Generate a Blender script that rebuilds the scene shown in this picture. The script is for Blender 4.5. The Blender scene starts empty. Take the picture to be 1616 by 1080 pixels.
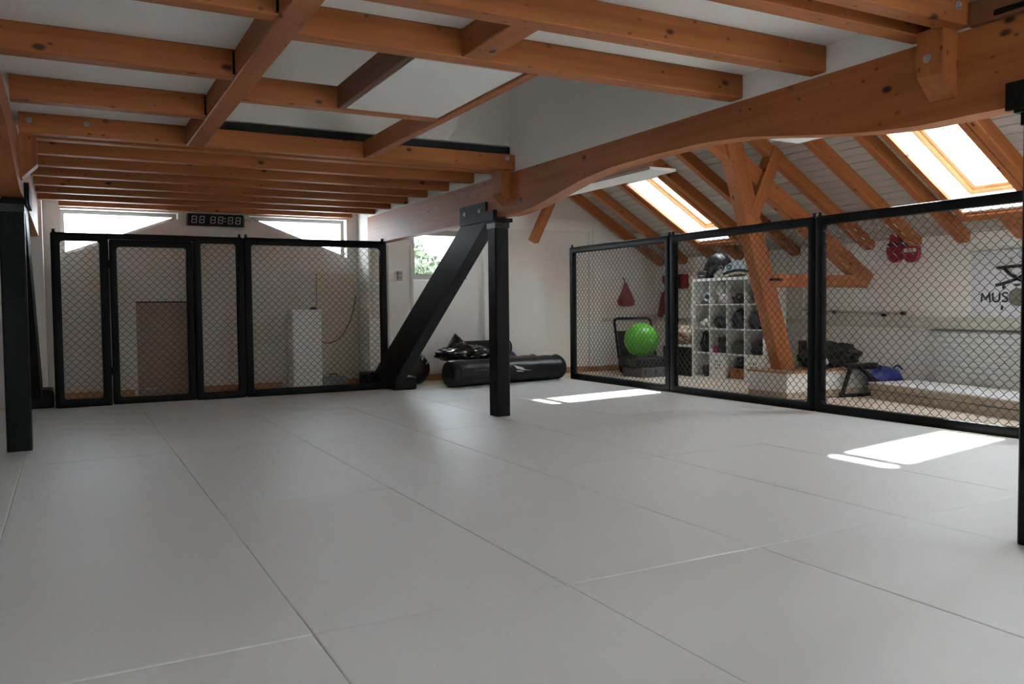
import bpy, bmesh, math, random
from mathutils import Vector, Matrix, noise
random.seed(7)
S = bpy.context.scene
COL = S.collection
PI = math.pi

# ------------------------------------------------------------------ camera
yaw, pitch, roll = math.radians(28.1548), math.radians(2.45068), math.radians(-0.6029)
F = Vector((math.sin(yaw)*math.cos(pitch), math.cos(yaw)*math.cos(pitch), -math.sin(pitch)))
R0 = Vector((math.cos(yaw), -math.sin(yaw), 0)); U0 = R0.cross(F)
RT = math.cos(roll)*R0 + math.sin(roll)*U0; UP = -math.sin(roll)*R0 + math.cos(roll)*U0
cam = bpy.data.objects.new('camera', bpy.data.cameras.new('camera')); COL.objects.link(cam)
cam.data.sensor_width = 36; cam.data.lens = 1307.77/1616*36; cam.data.clip_end = 300; cam.data.clip_start = .05
cam.matrix_world = Matrix(((RT.x, UP.x, -F.x, 0), (RT.y, UP.y, -F.y, 0), (RT.z, UP.z, -F.z, 1.07), (0, 0, 0, 1)))
S.camera = cam

# ------------------------------------------------------------------ light
W = bpy.data.worlds.new('sky'); S.world = W; W.use_nodes = True
bg = W.node_tree.nodes['Background']; bg.inputs[0].default_value = (0.82, 0.90, 1.0, 1); bg.inputs[1].default_value = 3.6
sd = bpy.data.lights.new('sun', 'SUN'); sun = bpy.data.objects.new('sun', sd); COL.objects.link(sun)
sd.energy = 6; sd.angle = math.radians(1.4); sd.color = (1, .97, .93)
sun.rotation_euler = Vector((-.90, -.47, -1)).to_track_quat('-Z', 'Y').to_euler(); sun.location = (20, 20, 25)
vs = S.view_settings; vs.view_transform = 'Standard'; vs.look = 'None'; vs.gamma = 1; vs.exposure = 3.08; vs.use_curve_mapping = False
S.cycles.use_denoising = True
S.cycles.max_bounces = 10; S.cycles.diffuse_bounces = 6; S.cycles.glossy_bounces = 3; S.cycles.transparent_max_bounces = 16
S.cycles.sample_clamp_indirect = 8; S.cycles.caustics_reflective = False; S.cycles.caustics_refractive = False

# ------------------------------------------------------------------ materials
def new_mat(name):
    m = bpy.data.materials.new(name); m.use_nodes = True
    return m, m.node_tree.nodes, m.node_tree.links, m.node_tree.nodes['Principled BSDF']
def plain(name, col, rough=.6, var=.06, scale=20, bump=0, metal=0, spec=.5, bscale=None, coat=0):
    m, n, l, b = new_mat(name)
    tc = n.new('ShaderNodeTexCoord'); nz = n.new('ShaderNodeTexNoise'); nz.inputs['Scale'].default_value = scale; nz.inputs['Detail'].default_value = 4
    l.new(tc.outputs['Object'], nz.inputs['Vector'])
    mx = n.new('ShaderNodeMix'); mx.data_type = 'RGBA'
    mx.inputs[6].default_value = (*[c*(1-var) for c in col], 1); mx.inputs[7].default_value = (*[min(1, c*(1+var)) for c in col], 1)
    l.new(nz.outputs[0], mx.inputs[0]); l.new(mx.outputs[2], b.inputs['Base Color'])
    b.inputs['Roughness'].default_value = rough; b.inputs['Metallic'].default_value = metal; b.inputs['Specular IOR Level'].default_value = spec
    b.inputs['Coat Weight'].default_value = coat
    if bump:
        n2 = n.new('ShaderNodeTexNoise'); n2.inputs['Scale'].default_value = bscale or scale*8; n2.inputs['Detail'].default_value = 3
        l.new(tc.outputs['Object'], n2.inputs['Vector'])
        bp = n.new('ShaderNodeBump'); bp.inputs['Strength'].default_value = bump; bp.inputs['Distance'].default_value = .01
        l.new(n2.outputs[0], bp.inputs['Height']); l.new(bp.outputs[0], b.inputs['Normal'])
    return m
def wood(name, dark, light, rough=.55, knots=True):
    """grain runs along the local X axis"""
    m, n, l, b = new_mat(name)
    tc = n.new('ShaderNodeTexCoord'); oi = n.new('ShaderNodeObjectInfo')
    off = n.new('ShaderNodeVectorMath'); off.operation = 'SCALE'; off.inputs[0].default_value = (31, 17, 23); l.new(oi.outputs['Random'], off.inputs['Scale'])
    add = n.new('ShaderNodeVectorMath'); add.operation = 'ADD'; l.new(tc.outputs['Object'], add.inputs[0]); l.new(off.outputs[0], add.inputs[1])
    def mapped(sx, sy, sz):
        mp = n.new('ShaderNodeMapping'); mp.inputs['Scale'].default_value = (sx, sy, sz); l.new(add.outputs[0], mp.inputs['Vector']); return mp.outputs[0]
    n1 = n.new('ShaderNodeTexNoise'); n1.inputs['Scale'].default_value = 1; n1.inputs['Detail'].default_value = 5; l.new(mapped(.8, 28, 28), n1.inputs['Vector'])
    n2 = n.new('ShaderNodeTexNoise'); n2.inputs['Scale'].default_value = 1; n2.inputs['Detail'].default_value = 2; l.new(mapped(.7, 4, 4), n2.inputs['Vector'])
    cr = n.new('ShaderNodeValToRGB'); cr.color_ramp.elements[0].position = .3; cr.color_ramp.elements[0].color = (*dark, 1)
    cr.color_ramp.elements[1].position = .72; cr.color_ramp.elements[1].color = (*light, 1)
    ad = n.new('ShaderNodeMath'); ad.operation = 'MULTIPLY_ADD'; ad.inputs[1].default_value = .45; l.new(n1.outputs[0], ad.inputs[0])
    sc = n.new('ShaderNodeMath'); sc.operation = 'MULTIPLY'; sc.inputs[1].default_value = .55; l.new(n2.outputs[0], sc.inputs[0]); l.new(sc.outputs[0], ad.inputs[2])
    l.new(ad.outputs[0], cr.inputs[0]); out = cr.outputs[0]
    if knots:
        vo = n.new('ShaderNodeTexVoronoi'); vo.inputs['Scale'].default_value = 1; l.new(mapped(3.6, 6.4, 6.4), vo.inputs['Vector'])
        kr = n.new('ShaderNodeValToRGB'); kr.color_ramp.elements[0].position = .07; kr.color_ramp.elements[0].color = (1, 1, 1, 1)
        kr.color_ramp.elements[1].position = .135; kr.color_ramp.elements[1].color = (0, 0, 0, 1); l.new(vo.outputs['Distance'], kr.inputs[0])
        mx = n.new('ShaderNodeMix'); mx.data_type = 'RGBA'; l.new(kr.outputs[0], mx.inputs[0]); l.new(out, mx.inputs[6])
        mx.inputs[7].default_value = (dark[0]*.22, dark[1]*.18, dark[2]*.2, 1); out = mx.outputs[2]
        v2 = n.new('ShaderNodeTexVoronoi'); v2.inputs['Scale'].default_value = 1; l.new(mapped(8.5, 14, 14), v2.inputs['Vector'])
        k2 = n.new('ShaderNodeValToRGB'); k2.color_ramp.elements[0].position = .05; k2.color_ramp.elements[0].color = (.85, .85, .85, 1)
        k2.color_ramp.elements[1].position = .15; k2.color_ramp.elements[1].color = (0, 0, 0, 1); l.new(v2.outputs['Distance'], k2.inputs[0])
        m2 = n.new('ShaderNodeMix'); m2.data_type = 'RGBA'; l.new(k2.outputs[0], m2.inputs[0]); l.new(out, m2.inputs[6])
        m2.inputs[7].default_value = (dark[0]*.32, dark[1]*.25, dark[2]*.25, 1); out = m2.outputs[2]
    l.new(out, b.inputs['Base Color']); b.inputs['Roughness'].default_value = rough; b.inputs['Specular IOR Level'].default_value = .3
    bp = n.new('ShaderNodeBump'); bp.inputs['Strength'].default_value = .12; bp.inputs['Distance'].default_value = .004
    l.new(n1.outputs[0], bp.inputs['Height']); l.new(bp.outputs[0], b.inputs['Normal'])
    return m
def glass_mat():
    m, n, l, b = new_mat('window glass'); n.remove(b)
    tr = n.new('ShaderNodeBsdfTransparent'); tr.inputs[0].default_value = (.93, .95, .94, 1); gl = n.new('ShaderNodeBsdfGlossy'); gl.inputs['Roughness'].default_value = .03
    mx = n.new('ShaderNodeMixShader'); mx.inputs[0].default_value = .07; l.new(tr.outputs[0], mx.inputs[1]); l.new(gl.outputs[0], mx.inputs[2])
    l.new(mx.outputs[0], n['Material Output'].inputs[0]); return m
def floral():
    m, n, l, b = new_mat('flower print'); tc = n.new('ShaderNodeTexCoord')
    vo = n.new('ShaderNodeTexVoronoi'); vo.inputs['Scale'].default_value = 26; l.new(tc.outputs['Object'], vo.inputs['Vector'])
    cr = n.new('ShaderNodeValToRGB'); e = cr.color_ramp.elements; e[0].color = (.5, .12, .06, 1); e[1].color = (.55, .42, .32, 1); e[1].position = .6
    x = e.new(.3); x.color = (.04, .05, .04, 1); l.new(vo.outputs['Color'], cr.inputs[0]); l.new(cr.outputs[0], b.inputs['Base Color']); return m
M = {}
M['wood'] = wood('oiled spruce', (.25, .074, .019), (.45, .158, .047))
M['roofwood'] = wood('roof timber', (.29, .084, .023), (.48, .175, .056))
M['boardwood'] = wood('brown board', (.14, .05, .022), (.20, .08, .036), knots=False)
M['skywood'] = wood('varnished pine', (.55, .29, .12), (.70, .42, .21), knots=False)
M['lightwood'] = wood('light plywood', (.44, .36, .27), (.52, .44, .34), knots=False)
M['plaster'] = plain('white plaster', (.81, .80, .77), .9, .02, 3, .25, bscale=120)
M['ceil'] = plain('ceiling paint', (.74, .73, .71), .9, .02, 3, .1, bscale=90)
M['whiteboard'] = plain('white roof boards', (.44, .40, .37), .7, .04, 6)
M['greyframe'] = plain('grey window frame', (.36, .35, .33), .5, .03, 5)
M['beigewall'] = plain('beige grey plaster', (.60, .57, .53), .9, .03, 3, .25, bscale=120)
M['whitepaint'] = plain('white lacquer', (.84, .84, .82), .4, .02, 4)
M['cream'] = plain('cream panel', (.56, .50, .38), .7, .05, 5)
M['mat'] = plain('mat vinyl', (.73, .73, .725), .42, .025, 2.2, .12, spec=.45, bscale=420)
M['laminate'] = plain('pale laminate', (.62, .53, .42), .5, .06, 4)
M['brownbase'] = wood('brown skirting', (.36, .19, .09), (.48, .28, .14), knots=False)
M['door'] = plain('brown door', (.30, .23, .18), .55, .08, 4)
M['pad'] = plain('black vinyl', (.006, .0065, .007), .36, .2, 6, .25, spec=.35, bscale=60)
M['padflat'] = plain('black padded vinyl', (.004, .0043, .005), .5, .2, 6, .2, spec=.15, bscale=40)
M['cage'] = plain('black foam sleeve', (.0028, .0032, .004), .5, .15, 8, .1, spec=.14)
M['wire'] = plain('black coated wire', (.003, .003, .003), .36, .1, 8, spec=.5)
M['steel'] = plain('galvanised steel', (.42, .42, .41), .4, .2, 60, metal=.85)
M['blacksteel'] = plain('black steel', (.005, .005, .006), .55, .1, 20, .1, spec=.15)
M['black'] = plain('black board', (.006, .006, .007), .6, .1, 10)
M['leather'] = plain('black leather', (.007, .0075, .009), .36, .3, 9, .35, spec=.4, bscale=18)
M['plastic'] = plain('black bin liner', (.010, .010, .010), .16, .2, 9, .5, bscale=14)
M['charcoal'] = plain('charcoal cloth', (.018, .017, .016), .8, .15, 30, .2, spec=.2)
M['purple'] = plain('purple vinyl', (.055, .035, .12), .5, .1, 10)
M['grey'] = plain('grey plastic', (.11, .10, .11), .6, .1, 10)
M['midgrey'] = plain('grey plastic pale', (.33, .33, .32), .6, .1, 10)
M['white'] = plain('white print', (.75, .75, .75), .6, .03, 10)
M['digit'] = plain('unlit clock segments', (.45, .45, .47), .5, .05, 30)
M['green'] = plain('green rubber', (.10, .42, .025), .38, .08, 5)
M['red'] = plain('red leather', (.28, .008, .022), .5, .15, 12)
M['pink'] = plain('magenta cloth', (.30, .03, .13), .7, .1, 12)
M['blue'] = plain('blue nylon', (.006, .016, .17), .5, .2, 12, .2)
M['whiteleather'] = plain('white leather', (.62, .62, .60), .45, .1, 14)
M['bluewhite'] = plain('pale blue leather', (.45, .55, .62), .4, .1, 10)
M['brownleather'] = plain('brown leather', (.20, .09, .035), .5, .2, 14)
M['olive'] = plain('olive cloth', (.022, .024, .013), .7, .2, 14)
M['orange'] = wood('orange box wood', (.30, .10, .03), (.42, .16, .05), knots=False)
M['poster'] = plain('poster paper', (.66, .67, .72), .6, .02, 4)
M['ink'] = plain('black ink', (.01, .01, .012), .6, .05, 10)
M['khaki'] = plain('khaki print', (.17, .16, .11), .6, .05, 10)
M['leaf'] = plain('tree leaves', (.030, .042, .022), .8, .4, 3, spec=.1)
M['bark'] = plain('bark', (.10, .07, .05), .8, .2, 12)
M['rope'] = plain('pale rope', (.55, .53, .48), .8, .1, 40)
M['rail'] = plain('painted cable duct', (.60, .58, .50), .5, .03, 6)
M['radiator'] = plain('radiator enamel', (.60, .61, .59), .4, .02, 5)
M['glass'] = glass_mat(); M['floral'] = floral()

# ------------------------------------------------------------------ helpers
class MB:
    def __init__(s): s.v = []; s.f = []
    def add(s, v, f):
        k = len(s.v); s.v += [Vector(p) for p in v]; s.f += [tuple(i+k for i in q) for q in f]; return s
    def box(s, x0, x1, y0, y1, z0, z1):
        v = [(x, y, z) for x in (x0, x1) for y in (y0, y1) for z in (z0, z1)]
        return s.add(v, [(0, 1, 3, 2), (4, 6, 7, 5), (0, 4, 5, 1), (2, 3, 7, 6), (0, 2, 6, 4), (1, 5, 7, 3)])
    def bevbox(s, x0, x1, y0, y1, z0, z1, c):
        """box with chamfered top and side edges"""
        rings = []
        def ring(i, z): return [(x0+c+i, y0+i, z), (x1-c-i, y0+i, z), (x1-i, y0+c+i, z), (x1-i, y1-c-i, z), (x1-c-i, y1-i, z), (x0+c+i, y1-i, z), (x0+i, y1-c-i, z), (x0+i, y0+c+i, z)]
        v = ring(c*.7, z0)+ring(0, z0+c*.7)+ring(0, z1-c)+ring(c*.7, z1-c*.25)+ring(c*1.6, z1)
        f = [tuple(range(7, -1, -1)), tuple(range(32, 40))]
        for r in range(4):
            for i in range(8): f.append((r*8+i, r*8+(i+1) % 8, r*8+8+(i+1) % 8, r*8+8+i))
        return s.add(v, f)
    def prism(s, poly, axis, a, b):
        """poly in the two other axes (cyclic order kept), swept from a to b along axis"""
        def P(p, t): return (t, p[0], p[1]) if axis == 0 else ((p[0], t, p[1]) if axis == 1 else (p[0], p[1], t))
        n = len(poly); v = [P(p, a) for p in poly]+[P(p, b) for p in poly]
        f = [tuple(range(n-1, -1, -1)), tuple(range(n, 2*n))]+[(i, (i+1) % n, n+(i+1) % n, n+i) for i in range(n)]
        return s.add(v, f)
    def tube(s, path, r, n=6, closed=False):
        P = [Vector(p) for p in path]; m = len(P); base = len(s.v); prev = None; rr = r if hasattr(r, '__len__') else [r]*m
        for i, p in enumerate(P):
            a = P[(i-1) % m] if (closed or i) else P[0]; b = P[(i+1) % m] if (closed or i < m-1) else P[-1]
            d = (b-a); d = d.normalized() if d.length > 1e-9 else Vector((0, 0, 1))
            if prev is None:
                q = Vector((0, 0, 1)) if abs(d.z) < .9 else Vector((1, 0, 0)); x = d.cross(q).normalized()
            else: x = (prev-d*prev.dot(d)).normalized()
            prev = x; y = d.cross(x)
            for k in range(n):
                t = 2*PI*(k+.5)/n; s.v.append(p+(x*math.cos(t)+y*math.sin(t))*rr[i])
        for i in range(m if closed else m-1):
            for k in range(n): s.f.append((base+i*n+k, base+i*n+(k+1) % n, base+((i+1) % m)*n+(k+1) % n, base+((i+1) % m)*n+k))
        if not closed:
            s.f.append(tuple(base+k for k in range(n-1, -1, -1))); s.f.append(tuple(base+(m-1)*n+k for k in range(n)))
        return s
    def lathe(s, prof, o, d, n=24):
        """prof: (t along d, radius)"""
        o = Vector(o); d = Vector(d).normalized(); q = Vector((0, 0, 1)) if abs(d.z) < .9 else Vector((1, 0, 0))
        x = d.cross(q).normalized(); y = d.cross(x); base = len(s.v); m = len(prof)
        for t, r in prof:
            for k in range(n): a = 2*PI*k/n; s.v.append(o+d*t+(x*math.cos(a)+y*math.sin(a))*r)
        for i in range(m-1):
            for k in range(n): s.f.append((base+i*n+k, base+i*n+(k+1) % n, base+(i+1)*n+(k+1) % n, base+(i+1)*n+k))
        s.f.append(tuple(base+k for k in range(n-1, -1, -1))); s.f.append(tuple(base+(m-1)*n+k for k in range(n)))
        return s
    def ell(s, c, r, n=14, m=9, rot=None, lump=0, freq=3, seed=0, flat=None):
        c = Vector(c); base = len(s.v); rot = rot or Matrix.Identity(3)
        def pt(th, ph):
            d = Vector((math.cos(th)*math.sin(ph), math.sin(th)*math.sin(ph), math.cos(ph)))
            k = 1+(lump*noise.noise(d*freq+Vector((seed*7.3, seed*3.1, seed))) if lump else 0)
            p = Vector((d.x*r[0], d.y*r[1], d.z*r[2]))*k
            if flat is not None and p.z < flat: p.z = flat
            return c+rot @ p
        s.v.append(pt(0, 0))
        for j in range(1, m):
            for i in range(n): s.v.append(pt(2*PI*i/n, PI*j/m))
        s.v.append(pt(0, PI))
        for i in range(n): s.f.append((base, base+1+i, base+1+(i+1) % n))
        for j in range(m-2):
            for i in range(n): s.f.append((base+1+j*n+i, base+1+(j+1)*n+i, base+1+(j+1)*n+(i+1) % n, base+1+j*n+(i+1) % n))
        e = base+1+(m-1)*n
        for i in range(n): s.f.append((e, e-n+(i+1) % n, e-n+i))
        return s
def wloc(o):
    v = Vector((0, 0, 0))
    while o: v += o.location; o = o.parent
    return v
def build(mb, name, mat, parent=None, smooth=False, origin=None):
    """world-space vertices -> one mesh object, under parent or with its own origin"""
    if parent: o0 = wloc(parent)
    elif origin is not None: o0 = Vector(origin)
    else:
        lo = [min(p[i] for p in mb.v) for i in range(3)]; hi = [max(p[i] for p in mb.v) for i in range(3)]
        o0 = Vector(((lo[0]+hi[0])/2, (lo[1]+hi[1])/2, lo[2]))
    me = bpy.data.meshes.new(name); me.from_pydata([tuple(p-o0) for p in mb.v], [], mb.f); me.validate()
    bm = bmesh.new(); bm.from_mesh(me); bmesh.ops.recalc_face_normals(bm, faces=bm.faces); bm.to_mesh(me); bm.free()
    if smooth:
        me.polygons.foreach_set('use_smooth', [True]*len(me.polygons))
        if smooth != 'round': me.set_sharp_from_angle(angle=math.radians(40))
    me.materials.append(M[mat] if isinstance(mat, str) else mat)
    o = bpy.data.objects.new(name, me); COL.objects.link(o)
    if parent: o.parent = parent
    else: o.location = o0
    return o
def tag(o, label, cat, group=None):
    o['label'] = label; o['category'] = cat
    if group: o['group'] = group
    return o
def struct(o): o['kind'] = 'structure'; return o
def thing(name, loc, label, cat, group=None):
    o = bpy.data.objects.new(name, None); COL.objects.link(o); o.location = loc; o.empty_display_size = .1
    return tag(o, label, cat, group)
def sroot(name, loc):
    o = bpy.data.objects.new(name, None); COL.objects.link(o); o.location = loc; o.empty_display_size = .1; return struct(o)
def local_mesh(name, v, f, mat, mtx, parent=None, smooth=False):
    me = bpy.data.meshes.new(name); me.from_pydata([tuple(p) for p in v], [], f)
    bm = bmesh.new(); bm.from_mesh(me); bmesh.ops.recalc_face_normals(bm, faces=bm.faces); bm.to_mesh(me); bm.free()
    if smooth: me.polygons.foreach_set('use_smooth', [True]*len(me.polygons)); me.set_sharp_from_angle(angle=math.radians(40))
    me.materials.append(M[mat] if isinstance(mat, str) else mat)
    o = bpy.data.objects.new(name, me); COL.objects.link(o)
    if parent: o.parent = parent; mtx = Matrix.Translation(-wloc(parent)) @ mtx
    o.matrix_basis = mtx; return o
def beam(name, p0, p1, w, h, mat, parent=None, side=None, c=.006):
    """timber from p0 to p1 (axis of its section), w across `side`, h the other way; grain along its length"""
    p0 = Vector(p0); p1 = Vector(p1); d = (p1-p0).normalized(); L = (p1-p0).length
    sd_ = Vector(side) if side else (Vector((0, 0, 1)).cross(d) if abs(d.z) < .95 else Vector((1, 0, 0)))
    sd_ = (sd_-d*sd_.dot(d)).normalized(); u = d.cross(sd_)
    a, b = w/2, h/2
    sec = [(-a+c, -b), (a-c, -b), (a, -b+c), (a, b-c), (a-c, b), (-a+c, b), (-a, b-c), (-a, -b+c)]
    v = [(0, y, z) for y, z in sec]+[(L, y, z) for y, z in sec]
    f = [tuple(range(7, -1, -1)), tuple(range(8, 16))]+[(i, (i+1) % 8, 8+(i+1) % 8, 8+i) for i in range(8)]
    mtx = Matrix(((d.x, sd_.x, u.x, p0.x), (d.y, sd_.y, u.y, p0.y), (d.z, sd_.z, u.z, p0.z), (0, 0, 0, 1)))
    return local_mesh(name, v, f, mat, mtx, parent)
def bolt(p, d, parent, r=.016):
    m = MB(); d = Vector(d).normalized(); p = Vector(p)
    m.lathe([(-.001, r*1.35), (.003, r*1.35), (.004, r*1.25)], p, d, 16); m.lathe([(.004, r*.75), (.012, r*.75), (.013, r*.6)], p, d, 6)
    return build(m, 'bolt', 'steel', parent)

FZ = -.02            # wooden floor; the mat surface is z = 0
XR, XL = 3.66, -.27  # inner faces of the two long beams
YB = 11.45           # back wall
XW = 8.97            # knee wall
CZ = 2.465           # flat ceiling

# ------------------------------------------------------------------ floor and mats
flo = struct(build(MB().box(-2.4, 9.2, -5.2, 11.7, -.25, FZ), 'floor', 'laminate'))
xs = [-2.30, -1.30, -.31, .68, 1.66, 2.65, 3.65, 4.66, 5.66, 6.44]
mats = {}
for i in range(len(xs)-1):
    ys = [-5.0, -3.32, -1.32, .68, 2.675, 4.65, 6.64, 8.64, 10.42]
    if i < 2: ys = [-5.0, -3.17, -1.17, .83, 2.83, 4.83, 6.83, 8.83, 10.42]
    if xs[i] > 3.6: ys = ys[:-1]+[10.62]
    for j in range(len(ys)-1):
        g = .0008; a, b, c, d = xs[i]+g, xs[i+1]-g, ys[j]+g, ys[j+1]-g
        dz = random.uniform(-.0012, .0012)
        build(MB().bevbox(a, b, c, d, FZ, dz, .0035), 'mat', 'mat', flo)

# ------------------------------------------------------------------ walls
def wall_cols(name, cols, y0, y1, mat):
    """cols: (x0, x1, [(zlo at x0, zlo at x1, zhi at x0, zhi at x1), ...])"""
    m = MB()
    for x0, x1, spans in cols:
        for a, b, c, d in spans: m.prism([(x0, a), (x1, b), (x1, d), (x0, c)], 1, y0, y1)
    return struct(build(m, name, mat))
T = 5.3
w1 = (-.05, 1.28, 1.733, 2.238); w2 = (2.17, 3.50, 2.277, 1.775)
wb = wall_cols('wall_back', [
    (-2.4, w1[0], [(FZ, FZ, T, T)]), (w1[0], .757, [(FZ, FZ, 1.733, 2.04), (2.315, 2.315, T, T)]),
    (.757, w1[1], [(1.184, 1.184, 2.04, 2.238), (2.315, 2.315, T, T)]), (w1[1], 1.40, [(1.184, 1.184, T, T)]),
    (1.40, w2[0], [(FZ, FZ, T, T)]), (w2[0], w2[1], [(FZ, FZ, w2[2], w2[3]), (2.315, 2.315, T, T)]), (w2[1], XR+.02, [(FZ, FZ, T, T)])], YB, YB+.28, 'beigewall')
wall_cols('wall_gable', [(XR+.02, 4.44, [(FZ, FZ, T, T)]), (4.44, 5.36, [(FZ, FZ, 1.48, 1.48), (2.22, 2.22, T, T)]), (5.36, 9.3, [(FZ, FZ, T, T)])], YB, YB+.28, 'plaster')
struct(build(MB().box(-2.4, 9.3, YB+.28, YB+.85, 2.52, 2.62), 'trim_1', 'whitepaint'))          # unseen eaves over the back windows, added to keep the sun out
# pier the right-hand beam dies into
struct(build(MB().box(XR, 4.30, 11.0, YB, FZ, T), 'wall_pier', 'plaster'))
struct(build(MB().box(-2.4, -.235, 11.02, YB, FZ, 2.6), 'wall_pier_left', 'plaster'))
struct(build(MB().box(XW, XW+.25, -5.2, YB, FZ, 1.95), 'wall_right', 'plaster'))
struct(build(MB().box(-2.45, -2.3, -5.2, YB, FZ, 2.6), 'wall_left', 'plaster'))
wall_cols('wall_front', [(-2.45, .9, [(FZ, FZ, T, T)]), (.9, 2.7, [(FZ, FZ, 1.25, 1.25), (2.2, 2.2, T, T)]), (2.7, 9.3, [(FZ, FZ, T, T)])], -5.3, -5.1, 'plaster')
up = MB().box(XR+.005, XR+.12, -5.2, YB, 2.31, T)
struct(build(up, 'wall_upper', 'plaster'))
# flat ceiling with the opening to the loft
cm = MB(); cm.box(-2.4, XR+.01, -5.2, 3.88, CZ, CZ+.1); cm.box(-2.4, .89, 3.88, 6.9, CZ, CZ+.1); cm.box(-2.4, XR+.01, 7.05, YB+.05, 2.43, 2.53)
cm.box(-2.4, XR+.01, 6.9, 7.05, CZ, CZ+.1)
struct(build(cm, 'ceiling', 'ceil'))
lw = MB(); lw.box(.78, .89, 3.78, 6.98, CZ+.1, 3.7); lw.box(.89, XR+.01, 6.86, 6.98, CZ+.095, 3.7); lw.box(.89, XR+.01, 3.78, 3.88, CZ+.1, 3.7); lw.box(.78, XR+.01, 3.78, 6.98, 3.7, 3.8)
struct(build(lw, 'wall_loft', 'plaster'))
struct(build(MB().box(.96, XR, 6.845, 6.858, CZ, 2.545), 'trim_2', 'black'))

# panel moulding, skirting and cable ducts on the walls
tm = MB(); y = YB
for a, b, c, d in ((5.62, 7.78, 2.33, 2.46), (7.62, 7.78, FZ+.09, 2.33), (5.62, 5.76, FZ+.09, 2.33)): tm.box(a, b, y-.07, y, c, d)
for a, b, c, d in ((5.76, 7.62, 2.27, 2.33), (7.56, 7.62, FZ+.09, 2.27)): tm.box(a, b, y-.045, y, c, d)
struct(build(tm, 'trim_3', 'whitepaint'))
bb = MB(); bb.box(-.23, .72, YB-.018, YB, FZ, .075); bb.box(1.43, 2.56, YB-.018, YB, FZ, .075); bb.box(3.06, XR, YB-.018, YB, FZ, .075); bb.box(4.3, XW, YB-.018, YB, FZ, .075)
struct(build(bb, 'baseboard_back', 'brownbase')); struct(build(MB().box(XW-.018, XW, -5, YB-.02, FZ, .075), 'baseboard_right', 'brownbase'))
dk = MB(); dk.box(XW-.07, XW, 3.0, 8.05, .76, .89); dk.box(XW-.085, XW, 3.0, 8.05, .885, .897); dk.box(XW-.02, XW, 8.05, YB-.02, .80, .86); dk.box(7.80, XW, YB-.02, YB, .80, .86)
struct(build(dk, 'trim_4', 'rail'))
pc = MB(); pc.box(3.70, 3.92, 10.985, 11.0, 1.42, 1.95); pc.box(3.70, 3.92, 10.985, 11.0, .92, 1.40); pc.box(3.93, 3.95, 10.98, 11.0, FZ, 1.94); pc.box(4.27, 4.31, 10.99, 11.0, FZ, 1.94)
struct(build(pc, 'trim_5', 'rail'))

# ------------------------------------------------------------------ windows and door
def poly_window(name, outer, y, w=.045):
    r = sroot(name, (sum(p[0] for p in outer)/len(outer), y, min(p[1] for p in outer)))
    n = len(outer); c = Vector((sum(p[0] for p in outer)/n, sum(p[1] for p in outer)/n))
    inner = []
    for i in range(n):
        a, b, d = Vector(outer[i-1]), Vector(outer[i]), Vector(outer[(i+1) % n])
        e1 = (b-a).normalized(); e2 = (d-b).normalized(); n1 = Vector((-e1.y, e1.x)); n2 = Vector((-e2.y, e2.x))
        if n1.dot(c-b) < 0: n1 = -n1
        if n2.dot(c-b) < 0: n2 = -n2
        k = (n1+n2); k = k/(1+n1.dot(n2)); inner.append(b+k*w*(1 if k.length < 3 else 3/k.length))
    m = MB(); v = [(p[0], yy, p[1]) for yy in (y, y+.06) for p in outer]+[(p[0], yy, p[1]) for yy in (y, y+.06) for p in inner]
    f = []
    for i in range(n):
        j = (i+1) % n; f += [(i, j, 2*n+j, 2*n+i), (n+i, 3*n+i, 3*n+j, n+j), (2*n+i, 2*n+j, 3*n+j, 3*n+i), (i, n+i, n+j, j)]
    m.add(v, f); build(m, 'window_frame', 'greyframe', r)
    g = MB(); g.add([(p[0], y+.03, p[1]) for p in inner]+[(p[0], y+.036, p[1]) for p in inner], [tuple(range(n)), tuple(range(2*n-1, n-1, -1))]+[(i, (i+1) % n, n+(i+1) % n, n+i) for i in range(n)])
    build(g, 'pane', 'glass', r); return r
poly_window('window_1', [(w1[0], 1.733), (w1[1], 2.238), (w1[1], 2.315), (w1[0], 2.315)], YB+.15)
poly_window('window_2', [(w2[0], 2.277), (w2[1], 1.775), (w2[1], 2.315), (w2[0], 2.315)], YB+.15)
r3 = poly_window('window_3', [(4.44, 1.48), (5.36, 1.48), (5.36, 2.22), (4.44, 2.22)], YB+.02, .085)
build(MB().box(4.41, 5.39, YB-.035, YB+.02, 1.455, 1.485), 'window_sill', 'whitepaint', r3)
poly_window('window_10', [(.9, 1.25), (2.7, 1.25), (2.7, 2.2), (.9, 2.2)], -5.24)  # unseen front window, added to lift the light on the near floor
d1 = sroot('door_1', (1.08, YB+.05, FZ)); build(MB().box(.757, 1.40, YB+.05, YB+.09, FZ, 1.184), 'door_leaf', 'door', d1)
build(MB().box(.757, 1.40, YB+.02, YB+.05, 1.165, 1.184), 'door_top_strip', 'black', d1)  # black strip for the dark line atop the recessed door
hd = MB().tube([(.84, YB+.05, .07), (.84, YB-.01, .07), (.96, YB-.01, .07)], .011, 8); build(hd, 'door_handle', 'steel', d1, True)

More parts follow.
